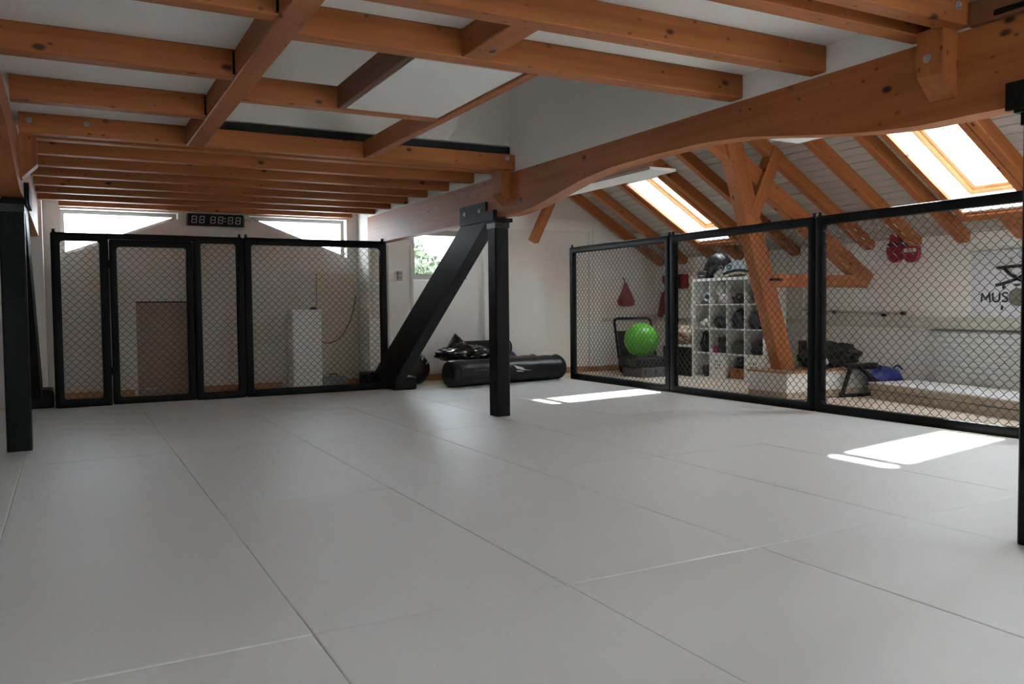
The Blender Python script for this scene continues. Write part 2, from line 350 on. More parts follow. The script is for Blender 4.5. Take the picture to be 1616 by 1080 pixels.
# ------------------------------------------------------------------ the roof slope over the right aisle
SL = .60; ang = math.atan(SL); ca, sa = math.cos(ang), math.sin(ang)
def rz(x, off=0): return 1.69+off+SL*(8.95-x)          # underside of the rafters (+ vertical offset)
def slope_pt(s, y, n=0):
    """s: distance up the slope from x = 8.95, n: distance above the rafter underside"""
    return Vector((8.95-s*ca+n*sa, y, 1.69+s*sa+n*ca))
sky = [(9.02, 9.78), (4.82, 5.58), (2.3, 3.2), (.3, 1.2), (-1.7, -.8), (-3.7, -2.8)]    # skylights (y range); those past the near one unseen, added to brighten the floor
S0, S1 = .58, 2.15; SBIG = 2.3                                        # skylight along the slope
RD, BT, RO = .14, .018, .30                               # rafter depth, board, outer roof surface
def slope_box(mb, s0, s1, y0, y1, n0, n1):
    v = [slope_pt(s, yy, nn) for s in (s0, s1) for yy in (y0, y1) for nn in (n0, n1)]
    return mb.add(v, [(0, 1, 3, 2), (4, 6, 7, 5), (0, 4, 5, 1), (2, 3, 7, 6), (0, 2, 6, 4), (1, 5, 7, 3)])
def s_top(i): return 2.15 if i < 2 else SBIG
def y_runs(y0, y1, s0=.58, s1=2.15):
    runs = []; a = y0
    for lo, hi, tp in sorted((q[0], q[1], s_top(i)) for i, q in enumerate(sky)):
        if s1 > S0 and s0 < tp-.001: runs.append((a, lo)); a = hi
    runs.append((a, y1)); return runs
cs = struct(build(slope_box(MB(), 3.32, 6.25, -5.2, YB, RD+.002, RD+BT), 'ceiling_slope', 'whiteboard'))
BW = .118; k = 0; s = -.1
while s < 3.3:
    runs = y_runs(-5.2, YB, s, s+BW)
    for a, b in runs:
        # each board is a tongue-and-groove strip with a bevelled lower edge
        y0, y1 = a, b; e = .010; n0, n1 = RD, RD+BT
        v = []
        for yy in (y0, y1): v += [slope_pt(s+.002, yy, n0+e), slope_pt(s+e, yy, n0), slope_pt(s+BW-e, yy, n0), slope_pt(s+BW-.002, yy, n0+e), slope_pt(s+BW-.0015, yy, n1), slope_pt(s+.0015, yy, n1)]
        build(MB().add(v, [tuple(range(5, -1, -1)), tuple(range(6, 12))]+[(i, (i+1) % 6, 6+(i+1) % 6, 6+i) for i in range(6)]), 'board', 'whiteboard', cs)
    s += BW
rf = MB(); slope_box(rf, -.4, S0, -5.3, YB+.5, RO-.11, RO); slope_box(rf, SBIG, 6.3, -5.3, YB+.5, RO-.11, RO)
for a, b in y_runs(-5.3, YB+.5): slope_box(rf, S0, S1, a, b, RO-.11, RO)
for a, b in y_runs(-5.3, YB+.5, S1, SBIG): slope_box(rf, S1, SBIG, a, b, RO-.11, RO)
rf.box(3.4, 4.0, -5.3, YB+.3, 4.85, 5.4)
struct(build(rf, 'roof', 'boardwood'))

raf_y = [11.27, 10.68, 9.92, 8.90, 8.31, 7.70, 7.11, 6.46, 5.86, 4.72, 4.1, 3.55]
raf_l = {3.55: 'first sloping rafter outside the picture past the near skylight', 4.1: 'second sloping rafter outside the picture past the near skylight',
         11.27: 'sloping roof rafter right against the end gable wall', 10.68: 'second sloping roof rafter from the end gable wall', 9.92: 'sloping rafter on the far side of the far skylight',
         8.90: 'sloping rafter on the near side of the far skylight', 8.31: 'sloping rafter one place nearer than the far skylight', 7.70: 'sloping rafter just behind the forked timber post',
         7.11: 'sloping rafter directly over the heavy principal timber', 6.46: 'sloping rafter just nearer than the forked timber post', 5.86: 'sloping rafter on the far side of the near skylight',
         4.72: 'sloping rafter on the near side of the near skylight, at the picture edge'}
def rafter(y, s0, s1, label, name='rafter', group='roof rafters over the right aisle'):
    a = slope_pt(s0, y, RD/2); d = Vector((-ca, 0, sa)); u = Vector((sa, 0, ca)); sdv = Vector((0, 1, 0)); L = s1-s0; w = .05; h = RD/2
    prof = [(.0, h), (.0, -.02), (.012, -.045), (.04, -h+.006), (.07, -h), (L, -h), (L, h)]
    if s0 > .2: prof = [(0, h), (0, -h), (L, -h), (L, h)]
    n = len(prof); c = .007
    v = [(x, -w+c, z) for x, z in prof]+[(x, w-c, z) for x, z in prof]
    v = []
    for yy, k in ((-w, c), (-w+c, 0), (w-c, 0), (w, c)): v += [(x, yy, z+(k if z < 0 else 0)) for x, z in prof]
    f = [tuple(range(n-1, -1, -1)), tuple(range(3*n, 4*n))]
    for r in range(3): f += [(r*n+i, r*n+(i+1) % n, (r+1)*n+(i+1) % n, (r+1)*n+i) for i in range(n)]
    mtx = Matrix(((d.x, sdv.x, u.x, a.x), (d.y, sdv.y, u.y, a.y), (d.z, sdv.z, u.z, a.z), (0, 0, 0, 1)))
    return tag(local_mesh(name, v, f, 'roofwood', mtx), label, 'rafter', group)
for y in raf_y:
    rafter(y, .03, 6.0, raf_l.get(y, 'sloping roof rafter beyond the picture edge'))
for (a, b), nm in zip(sky[:2], ('far', 'near')):
    rafter((a+b)/2, .03, S0-.12, 'short sloping rafter end under the %s skylight' % nm, 'jack_rafter', 'short rafters under the skylights')
    p = slope_pt(S0-.07, a-.07, RD/2); q = slope_pt(S0-.07, b+.09, RD/2)
    tag(beam('skylight_trimmer', p, q, .10, RD, 'roofwood', side=(-ca, 0, sa)), 'orange cross timber below the %s skylight' % nm, 'beam', 'cross timbers under the skylights')
for i, (a, b) in enumerate(sky):
    S1 = s_top(i); c = slope_pt((S0+S1)/2, (a+b)/2, 0); r = sroot('window_%d' % (4+i), c)  # windows past the near skylight are added, unseen light openings
    lin = MB(); t = .025   # white lining boards of the reveal, brown lower edges
    slope_box(lin, S0, S1, a, a+t, .03, RO); slope_box(lin, S0, S1, b-t, b, .03, RO); slope_box(lin, S0, S0+t, a, b, .03, RO); slope_box(lin, S1-t, S1, a, b, .03, RO)
    build(lin, 'reveal_lining', 'whitepaint', r)
    ed = MB(); slope_box(ed, S0-.01, S1, a-.045, a-.001, .0, RD); slope_box(ed, S0-.01, S1, b+.001, b+.045, .0, RD); slope_box(ed, S0-.03, S0-.001, a, b, .02, RD)
    slope_box(ed, S0, S1, a-.001, a+t, .0, .03); slope_box(ed, S0, S1, b-t, b+.001, .0, .03)
    build(ed, 'reveal_edge', 'roofwood', r)
    fr = MB(); w = .05
    for (p, q, e) in ((0, w, RO+.01), (w, w+.045, RO+.03)):
        slope_box(fr, S0+t+p, S0+t+q, a+t+p, b-t-p, e-.05, e+.06); slope_box(fr, S1-t-q, S1-t-p, a+t+p, b-t-p, e-.05, e+.06)
        slope_box(fr, S0+t+q, S1-t-q, a+t+p, a+t+q, e-.05, e+.06); slope_box(fr, S0+t+q, S1-t-q, b-t-q, b-t-p, e-.05, e+.06)
    build(fr, 'sash', 'skywood', r)
    gl = MB(); w = .12; slope_box(gl, S0+w, S1-w, a+w, b-w, RO+.06, RO+.066); build(gl, 'pane', 'glass', r)

# ------------------------------------------------------------------ arched long beams, posts, braces
def arch_bottom(y):
    """underside height: flat by the posts, arched between them (posts every 5 m, at y = 2.2 and 7.2)"""
    if y > 7.0: return 1.935
    t = ((y-2.2) % 5.0); d = abs(t-2.5)
    pts = [(0, 2.125), (.5, 2.118), (.9, 2.085), (1.2, 2.035), (1.5, 1.985), (1.8, 1.945), (2.05, 1.925), (2.5, 1.92)]
    for (a, za), (b, zb) in zip(pts, pts[1:]):
        if d <= b: return za+(zb-za)*(d-a)/(b-a)
    return 1.92
def long_beam(x0, x1, label):
    y0, y1 = -5.1, 11.02; ys = [y0]+[y0+(i+1)*(y1-y0)/150 for i in range(149)]+[y1]
    bot = [(yy, arch_bottom(yy)) for yy in ys]
    n = len(bot); v = []
    for x in (0, x1-x0):
        v += [(yy-y0, -x, z) for yy, z in bot]+[(yy-y0, -x, 2.31) for yy, z in bot]
    f = []
    for i in range(n-1): f += [(i, i+1, n+i+1, n+i), (2*n+i, 3*n+i, 3*n+i+1, 2*n+i+1), (i, 2*n+i, 2*n+i+1, i+1), (n+i, n+i+1, 3*n+i+1, 3*n+i)]
    f += [(0, n, 3*n, 2*n), (n-1, 3*n-1, 4*n-1, 2*n-1)]
    mtx = Matrix(((0, -1, 0, x0), (1, 0, 0, y0), (0, 0, 1, 0), (0, 0, 0, 1)))
    o = local_mesh('arched_beam', v, f, 'wood', mtx); return tag(o, label, 'beam', 'arched long beams')
long_beam(XR, 3.80, 'deep arched timber beam crossing over the fenced mat area on the right')
long_beam(-.42, XL, 'deep timber beam running along the far left, above the left black post')

def pad_post(x0, x1, y0, y1, label, cap_dir, plate=True):
    r = thing('padded_post', ((x0+x1)/2, (y0+y1)/2, 0), label, 'post', 'black padded posts')
    m = MB(); c = .012; m.prism([(x0+c, y0), (x1-c, y0), (x1, y0+c), (x1, y1-c), (x1-c, y1), (x0+c, y1), (x0, y1-c), (x0, y0+c)], 2, 0, 1.86)
    build(m, 'pad', 'padflat', r)
    m = MB(); m.box(x0-.004, x1+.004, y0-.004, y1+.004, 1.83, 1.885); m.box(x0+.01, x1-.01, y0+.01, y1-.01, 1.86, 1.92); build(m, 'tape_band', 'pad', r)
    return r
p = pad_post(3.65, 3.80, 7.14, 7.31, 'black padded post standing in the middle of the mats', 1)
m = MB(); m.box(3.63, 3.82, 7.10, 7.34, 1.885, 1.922); m.box(3.62, 3.66, 7.12, 7.30, 1.90, 2.0); build(m, 'bracket', 'blacksteel', p)
p = pad_post(-.44, -.272, 7.34, 7.52, 'black padded post at the left edge of the picture', -1)
m = MB(); m.box(-.46, -.25, 7.30, 7.55, 1.885, 1.922); m.box(-.27, -.235, 7.40, 7.95, 1.90, 2.06); build(m, 'bracket', 'blacksteel', p)
p = pad_post(3.66, 3.81, 1.985, 2.145, 'black padded post cut off by the right edge of the picture', 1)
m = MB(); m.box(3.64, 3.83, 1.96, 2.17, 1.885, 1.922); m.box(3.635, 3.66, 1.75, 2.205, 1.90, 2.02); build(m, 'bracket', 'blacksteel', p)

def brace(x0, x1, poly, label, blocks, plate):
    r = thing('padded_brace', ((x0+x1)/2, poly[2][0], 0), label, 'brace', 'black padded braces')
    build(MB().prism(poly, 0, x0, x1), 'pad', 'padflat', r)
    m = MB()
    for b in blocks: build(MB().bevbox(*b, .02), 'foot_pad', 'padflat', r)
    if plate:
        pl = build(MB().box(*plate), 'steel_plate', 'blacksteel', r)
        for yy in (plate[3]-.12, plate[2]+.14):
            b = bolt((plate[0], yy, (plate[4]+plate[5])/2+.02), (-1, 0, 0), pl)
    return r
pol = [(7.318, 1.93), (7.92, 1.93), (10.95, .12), (10.05, .12)]
brace(3.66, 3.80, pol, 'black padded slanted brace beside the middle post and the punch bags', [(3.68, 4.0, 10.12, 10.62, 0, .17), (3.49, 3.86, 10.68, 10.985, FZ, .205)], (3.64, 3.662, 7.32, 7.93, 1.91, 2.10))
pol = [(7.53, 1.93), (8.15, 1.93), (11.0, .12), (10.2, .12)]
brace(-.42, -.275, pol, 'black padded slanted brace behind the left post', [(-.46, -.165, 10.47, 10.95, 0, .20)], None)

# ------------------------------------------------------------------ joists, purlin, loft opening
def joist(x0, x1, y0, y1, z0, z1, label, name='ceiling_joist', group='ceiling joists', mat='wood'):
    o = beam(name, (x0, (y0+y1)/2, (z0+z1)/2), (x1, (y0+y1)/2, (z0+z1)/2), y1-y0, z1-z0, mat, side=(0, 1, 0)); return tag(o, label, 'beam', group)
JB = 2.322
joist(XL+.005, .83, 3.62, 3.72, JB, CZ, 'short left ceiling joist cut by the top of the picture')
joist(XL+.005, .83, 4.67, 4.78, JB, CZ, 'short left ceiling joist, nearest one seen full length')
joist(XL+.005, .83, 5.715, 5.82, JB, CZ, 'short left ceiling joist, second one from the bolted tie beam')
def pair(y0, y1, y2, y3, t):
    a = joist(XL+.005, XR, y0, y1, JB, CZ-.002, t[0], 'tie_beam', 'paired tie beams'); b = joist(XL+.005, XR, y2, y3, JB, CZ-.002, t[1], 'tie_beam', 'paired tie beams'); return a, b
a, b = pair(6.745, 6.842, 6.95, 7.05, ('long tie beam with bolts under the black loft strip', 'rear one of the two tie beams by the middle post'))
a2, b2 = pair(2.38, 2.48, 2.58, 2.68, ('near tie beam with a bolt at the top right corner of the picture', 'tie beam just behind the bolted one at the top right corner'))
def bolt_local(o, p):
    mi = o.matrix_basis.inverted(); q = MB(); P = Vector(p); d = Vector((0, -1, 0))
    q.lathe([(-.001, .020), (.004, .020), (.005, .018)], P, d, 16); q.lathe([(.005, .011), (.014, .011), (.015, .009)], P, d, 6)
    return local_mesh('bolt', [mi @ v for v in q.v], q.f, 'steel', Matrix.Identity(4), None), o
def add_bolt(o, p):
    b, o = bolt_local(o, p); b.parent = o
for q in ((-.20, 6.745, 2.41), (.16, 6.745, 2.415), (3.58, 6.745, 2.425)): add_bolt(a, q)
add_bolt(a2, (3.56, 2.38, 2.40))
yj = [7.62, 8.24, 8.835, 9.47, 10.07, 10.68, 11.27]
ordw = ['first', 'second', 'third', 'fourth', 'fifth', 'sixth', 'seventh']
for i, y in enumerate(yj):
    joist(XL+.005 if i < 6 else -.06, XR if i < 6 else 3.53, y, y+.085, 2.327, 2.43, '%s rear ceiling joist counted from the paired tie beams towards the back windows' % ordw[i], group='rear ceiling joists')
joist(.955, XR, 3.83, 3.94, JB, CZ, 'long ceiling joist along the near side of the loft opening')
joist(.955, XR, 3.20, 3.31, JB, CZ, 'long ceiling joist with a dark knot hole at the top of the picture')
tag(beam('purlin', (.892, 2.68, 2.388), (.892, 6.745, 2.388), .125, .155, 'wood', side=(1, 0, 0)), 'rough timber running away through the middle of the left ceiling', 'beam')
tag(beam('bridging_block', (1.855, 3.31, 2.395), (1.855, 3.83, 2.395), .15, .14, 'wood', side=(1, 0, 0)), 'short rough timber between the two nearest long joists', 'beam')
tag(beam('loft_trimmer', (2.255, 3.94, 2.392), (2.255, 6.745, 2.392), .075, .145, 'wood', side=(1, 0, 0)), 'narrow timber along the right side of the white hatch', 'beam')
tag(beam('loft_trimmer', (1.55, 3.94, 2.395), (1.55, 5.15, 2.395), .04, .145, 'boardwood', side=(1, 0, 0)), 'dark brown board along the left side of the white hatch', 'beam')
tag(beam('loft_trimmer', (.955, 5.20, 2.394), (2.217, 5.20, 2.394), .10, .143, 'wood', side=(0, 1, 0)), 'short joist along the far side of the white hatch', 'beam')
h = thing('loft_hatch', (1.9, 4.55, 2.325), 'white rectangular hatch panel set flush between the ceiling timbers', 'hatch')
build(MB().box(1.585, 2.212, 3.975, 5.145, 2.33, 2.35), 'panel', 'ceil', h); build(MB().box(1.573, 2.217, 3.945, 3.972, 2.335, 2.345), 'edge_strip', 'boardwood', h)
# steel joist hangers
hm = [(.815, 3.62), (.815, 4.67), (.815, 5.715)]
for (x, y), w in zip(hm, ('top', 'middle', 'far')):
    tag(build(MB().box(x+.003, x+.014, y-.004, y-.001, JB+.01, CZ-.015), 'joist_hanger', 'blacksteel'), {'top': 'dark steel hanger strip on the joist cut by the top of the picture', 'middle': 'dark steel hanger strip on the nearest full left joist', 'far': 'dark steel hanger strip on the second left joist'}[w], 'bracket', 'joist hangers')
# hanging blocks on the beam faces
def hang_block(x_face, sgn, y0, y1, label):
    w = .11; xo = x_face+sgn*w
    poly = [(x_face, 2.33), (xo, 2.33), (xo, 2.12), (x_face+sgn*.01, 2.02), (x_face, 2.02)]
    v = [(2.33-z, yy-y0, (x-x_face)) for yy in (y0, y1) for x, z in poly]; n = len(poly)
    f = [tuple(range(n-1, -1, -1)), tuple(range(n, 2*n))]+[(i, (i+1) % n, n+(i+1) % n, n+i) for i in range(n)]
    mtx = Matrix(((0, 0, 1, x_face), (0, 1, 0, y0), (-1, 0, 0, 2.33), (0, 0, 0, 1)))
    o = tag(local_mesh('hanging_block', v, f, 'wood', mtx), label, 'block', 'hanging timber blocks'); return o
o = hang_block(XR, -1, 6.82, 7.0, 'chamfered timber block hanging on the beam beside the middle post')
o = hang_block(XR, -1, 2.445, 2.575, 'chamfered timber block with a bolt hanging at the top right')
q = MB(); P = Vector((XR-.11, 2.52, 2.20)); d = Vector((-1, 0, 0)); q.lathe([(-.001, .021), (.004, .021), (.005, .019)], P, d, 16); q.lathe([(.005, .012), (.012, .012), (.013, .010)], P, d, 6)
mi = o.matrix_basis.inverted(); bb_ = local_mesh('bolt', [mi @ v for v in q.v], q.f, 'steel', Matrix.Identity(4)); bb_.parent = o
hang_block(XL, 1, 6.84, 7.0, 'chamfered timber block hanging on the left beam')
# curtain track at the top right
t = MB(); t.box(XR-.035, XR-.005, -1, 2.37, 2.318, 2.34)
tag(build(MB().box(XR-.03, XR+.004, -1.0, 2.374, 2.312, 2.42), 'wall_plate', 'boardwood'), 'brown timber strip on top of the beam at the top right corner', 'beam')
tag(build(MB().box(XR-.045, XR-.031, -1.0, 2.25, 2.325, 2.345), 'slide_rail', 'blacksteel'), 'black slide rail above the beam at the top right corner', 'rail')

# ------------------------------------------------------------------ truss in the right aisle
TY = 7.12
def truss(name, p, q, w, label, dy=0, dep=.16):
    return tag(beam(name, (p[0], TY+dy, p[1]), (q[0], TY+dy, q[1]), dep, w, 'roofwood', side=(0, 1, 0)), label, 'beam')
truss('leaning_post', (7.455, .295), (6.60, 2.93), .225, 'leaning orange timber post standing on the white plinth')
truss('fork_brace', (6.90, 2.06), (7.50, 3.28), .16, 'upper timber fork arm of the leaning post', -.012, .15)
truss('principal_rafter', (8.93, 1.345), (6.0, 3.15), .205, 'heavy slanting timber passing behind the fork to the wall', .03, .13)
truss('collar_tie', (7.20, 1.338), (8.78, 1.338), .15, 'level timber between the leaning post and the wall', -.01, .12)
sp = MB().box(7.14, 7.34, TY-.10, TY-.085, 1.335, 1.365); tag(build(sp, 'bracket_strap', 'blacksteel'), 'dark strap where the level timber meets the leaning post', 'bracket')
tag(beam('timber_stub', (6.36, 11.15, 2.07), (6.80, 11.15, 2.95), .13, .13, 'roofwood', side=(0, 1, 0)), 'short timber stub hanging by the end wall right of the middle post', 'beam')
# suspended white panels under the roof
for (y0, y1), lb in (((6.3, 8.6), 'far narrow white suspended panel seen under the arch by the far skylight'), ((2.5, 4.79), 'near narrow white suspended panel just showing under the arch')):
    r = thing('suspended_panel', (4.6, (y0+y1)/2, 2.34), lb, 'panel', 'suspended white panels')
    build(MB().box(4.86, 5.17, y0, y1, 2.345, 2.372), 'panel', 'ceil', r); build(MB().box(4.70, 4.90, y0, y1, 2.373, 2.50), 'batten', 'boardwood', r)
    for yy in (y0+.3, y1-.3):
        for xx in (4.75, 4.85): build(MB().tube([(xx, yy, 2.49), (xx, yy, rz(xx)+.1)], .003, 4), 'cable', 'steel', r)

# ------------------------------------------------------------------ cage fence
D = .0845
def chain(name, frame, u0, u1, v0, v1, parent):
    """chain-link net: interlocking zig-zag wires; frame maps (u, v, depth) to world"""
    m = MB(); n = int(math.ceil((u1-u0)/(D/2))); K = int(math.ceil((v1-v0)/(D/2)))
    for i in range(n):
        path = []
        for k in range(K+1):
            right = (k+i) % 2; u = u0+i*D/2+(D/2 if right else 0); v = v0+k*D/2
            sgn = 1 if right else -1
            for dv in (-.004, .004):
                path.append(frame(min(u, u1)+sgn*(-.0), min(max(v+dv, v0), v1), sgn*.003 if dv < 0 else -sgn*.003))
        m.tube(path, .0029, 5)
    o = build(m, name, 'wire', parent, 'round'); o['kind'] = 'stuff'; return o
def frame_ring(frame, u0, u1, v0, v1, w, dep, parent, name='frame', rad=.035, wb=None):
    """padded rectangular frame with rounded inner corners; w = bar width"""
    wb = wb or w; m = MB(); outer = []; inner = []; N = 5
    iu0, iu1, iv0, iv1 = u0+w, u1-w, v0+wb, v1-w
    cs_ = [((iu1-rad, iv0+rad), -PI/2, (u1, v0)), ((iu1-rad, iv1-rad), 0, (u1, v1)), ((iu0+rad, iv1-rad), PI/2, (u0, v1)), ((iu0+rad, iv0+rad), PI, (u0, v0))]
    ro = .02
    oc = [((u1-ro, v0+ro), -PI/2), ((u1-ro, v1-ro), 0), ((u0+ro, v1-ro), PI/2), ((u0+ro, v0+ro), PI)]
    for (c, a0, _), (c2, _) in zip(cs_, oc):
        for i in range(N):
            a = a0+i/(N-1)*PI/2; inner.append((c[0]+rad*math.cos(a), c[1]+rad*math.sin(a))); outer.append((c2[0]+ro*math.cos(a), c2[1]+ro*math.sin(a)))
    prof = [(0, .25), (0, .75), (.06, .93), (.2, 1), (.8, 1), (.94, .93), (1, .75), (1, .25), (.94, .07), (.8, 0), (.2, 0), (.06, .07)]
    n = len(inner); v = []
    for t, d in prof:
        for a, b in zip(inner, outer): v.append(frame(a[0]+(b[0]-a[0])*t, a[1]+(b[1]-a[1])*t, (d-.5)*dep))
    f = []; P = len(prof)
    for j in range(P):
        for i in range(n): f.append((j*n+i, j*n+(i+1) % n, ((j+1) % P)*n+(i+1) % n, ((j+1) % P)*n+i))
    return build(m.add(v, f), name, 'cage', parent, True)
def back(u, v, d): return (u, 10.40+d, v)
def side(u, v, d): return (6.50+d, u, v)
def caps(frame, us, z, parent):
    for u in us:
        m = MB(); m.lathe([(0, .02), (.012, .02), (.012, .013), (.03, .013), (.03, .02), (.036, .02)], frame(u, z-.002, 0), (0, 0, 1), 10); build(m, 'pin_cap', 'cage', parent)
r = thing('cage_panel', (.87, 10.4, 0), 'black chain-link cage panel with the gate, at the left end of the back fence', 'fence panel', 'cage fence panels')
TOP = 1.94
frame_ring(back, -.148, .422, 0, TOP-.002, .092, .075, r, rad=.03); chain('chain_link', back, -.06, .335, .08, 1.86, r)
frame_ring(back, 1.318, 1.886, 0, TOP-.002, .085, .075, r, rad=.03); chain('chain_link', back, 1.40, 1.81, .08, 1.86, r)
build(MB().bevbox(.38, 1.34, 10.365, 10.435, 1.876, TOP, .012), 'header_bar', 'cage', r)
g = frame_ring(back, .427, 1.314, .006, 1.872, .078, .07, r, 'gate', rad=.035); chain('chain_link', back, .50, 1.237, .085, 1.795, g)
for z in (.35, 1.55): build(MB().lathe([(0, .014), (.09, .014)], (.424, 10.35, z), (0, 0, 1), 8), 'hinge', 'blacksteel', g)
caps(back, (-.115, 1.85), TOP, r)
r = thing('cage_panel', (2.79, 10.4, 0), 'black chain-link cage panel right of the gate in the back fence', 'fence panel', 'cage fence panels')
frame_ring(back, 1.892, 3.70, 0, TOP, .09, .075, r); chain('chain_link', back, 1.97, 3.62, .08, 1.86, r); caps(back, (1.925, 3.65), TOP, r)
TS = 1.92
for (a, b), lb in (((8.012, 10.285), 'far chain-link cage panel on the right, in front of the green ball'), ((5.782, 8.004), 'middle chain-link cage panel on the right, in front of the white cube shelf'), ((3.50, 5.774), 'near chain-link cage panel on the right, in front of the poster')):
    r = thing('cage_panel', (6.5, (a+b)/2, 0), lb, 'fence panel', 'cage fence panels')
    frame_ring(side, a, b, 0, TS, .088, .075, r); chain('chain_link', side, a+.08, b-.08, .08, 1.84, r); caps(side, (a+.03, b-.03), TS, r)

# ------------------------------------------------------------------ timer clock, light switch
c = thing('timer_clock', (1.74, YB, 2.16), 'long black wall timer with unlit digits between the back windows', 'clock')
build(MB().bevbox(1.378, 2.10, YB-.055, YB-.001, 2.158, 2.318, .014), 'case', 'black', c); ycl = YB-.056
build(MB().box(1.40, 2.078, YB-.058, YB-.053, 2.176, 2.30), 'screen', 'blacksteel', c)
def seg_digit(x, z, w, h, sk=.0):
    m = MB(); t = .012; y0, y1 = YB-.0605, YB-.0575
    for (a, b, cc, d) in ((.1, .9, .92, 1), (.1, .9, .46, .54), (.1, .9, 0, .08), (0, .13, .55, .95), (.87, 1, .55, .95), (0, .13, .05, .45), (.87, 1, .05, .45)):
        m.prism([(x+a*w+sk*cc, z+cc*h), (x+b*w+sk*cc, z+cc*h), (x+b*w+sk*d, z+d*h), (x+a*w+sk*d, z+d*h)], 1, y0, y1)
    build(m, 'digit', 'digit', c)
for x in (1.435, 1.53, 1.665, 1.76, 1.885, 1.98): seg_digit(x, 2.192, .062, .09, .010)
for z in (2.215, 2.255): build(MB().box(1.846, 1.858, YB-.0605, YB-.0575, z, z+.012), 'colon_dot', 'digit', c)
build(MB().tube([(2.10, YB-.03, 2.24), (2.14, YB-.01, 2.27), (2.17, YB-.006, 2.24), (2.19, YB-.004, 2.26)], .004, 5), 'cable', 'black', c)
c = thing('light_switch', (4.115, 10.985, 1.45), 'grey double light switch on the pier beside the window', 'switch')
build(MB().bevbox(4.075, 4.155, 10.985, 11.0, 1.45, 1.585, .004), 'plate', 'rail', c)
for z in (1.462, 1.527): build(MB().box(4.088, 4.142, 10.978, 10.986, z, z+.048), 'rocker', 'midgrey', c)

# ------------------------------------------------------------------ things by the back wall, left
r = thing('white_cabinet', (2.83, 11.25, FZ), 'narrow white cabinet standing behind the back fence', 'cabinet')
build(MB().bevbox(2.63, 3.02, 11.10, YB-.025, FZ, 1.03, .008), 'body', 'whitepaint', r); build(MB().bevbox(2.62, 3.03, 11.08, YB-.02, 1.03, 1.055, .006), 'top', 'whitepaint', r)
build(MB().box(2.65, 3.0, 11.094, 11.10, .03, 1.0), 'door', 'whitepaint', r)
tag(build(MB().bevbox(2.90, 2.97, 11.15, 11.23, 1.055, 1.09, .006), 'small_device', 'black'), 'small black device lying on the white cabinet', 'device')
tag(build(MB().box(3.045, 3.59, YB-.05, YB-.019, .13, 1.56), 'cream_panel', 'cream'), 'cream board standing against the wall behind the back fence', 'board')
cb = MB(); pts = []
for i in range(25):
    t = i/24; pts.append((3.06+.52*t-.06*math.sin(t*6), YB-.062, .62+.62*t**2-.12*math.sin(t*PI)+.03*math.sin(t*9)))
tag(build(cb.tube(pts, .006, 5), 'hanging_cable', 'black', None, True), 'thin black cable hanging across the cream board', 'cable')
pts = [(3.58, YB-.07, 1.02+.01*i) if i < 2 else (3.58-.10*(i-1), YB-.07, 1.04-.05*(i-1)**1.6*.8) for i in range(7)]
r = thing('tool_box', (3.22, 11.3, FZ), 'low grey box on the floor behind the back fence', 'box')
build(MB().bevbox(3.06, 3.40, 11.22, 11.40, FZ, .125, .01), 'body', 'midgrey', r); build(MB().tube([(3.18, 11.31, .12), (3.18, 11.31, .16), (3.28, 11.31, .16), (3.28, 11.31, .12)], .008, 6), 'handle', 'black', r)

# ------------------------------------------------------------------ punch bags and rolls by the post
def heavy_bag(p, q, rad, label, mat='leather', e0=.10):
    p = Vector(p); q = Vector(q); d = (q-p); L = d.length; d.normalize()
    r = thing('punch_bag', ((p.x+q.x)/2, (p.y+q.y)/2, p.z-rad), label, 'punch bag', 'punch bags on the floor')
    prof = []
    e = .10
    for i in range(9): a = PI/2*i/8; prof.append((e0*(1-math.cos(a)), rad*((.45 if e0 > .06 else .8)+(.55 if e0 > .06 else .2)*math.sin(a))))
    nn = 22
    for i in range(1, nn): t = e+(L-2*e)*i/nn; prof.append((t, rad*(1+.012*math.sin(i*1.7)+.008*math.sin(i*4.1))))
    for i in range(9): a = PI/2*(1-i/8); prof.append((L-e*(1-math.cos(a)), rad*(.45+.55*math.sin(a))))
    m = MB(); m.lathe(prof, p, d, 32)
    for v in m.v:
        k = noise.noise(v*4)*.010; c = p+d*((v-p).dot(d)); w = v-c
        if w.length > 1e-4: v += w.normalized()*k
        v.z = max(v.z, p.z-rad+.003)
    build(m, 'body', mat, r, True)
    for t in (.11, L-.11):
        m = MB(); ring = []; x = d.cross(Vector((0, 0, 1))).normalized(); y = x.cross(d)
        for i in range(40): a = 2*PI*i/40; ring.append(p+d*t+(x*math.cos(a)+y*math.sin(a))*(rad*1.012))
        for v in ring: v.z = max(v.z, p.z-rad+.008)
        build(m.tube(ring, .006, 5, True), 'seam', mat, r, True)
    return r, p, d, L
rb, P0, d0, L0 = heavy_bag((4.44, 10.12, .18), (6.40, 10.42, .18), .178, 'long black leather punch bag lying in front, with a white wedge logo', e0=.05)
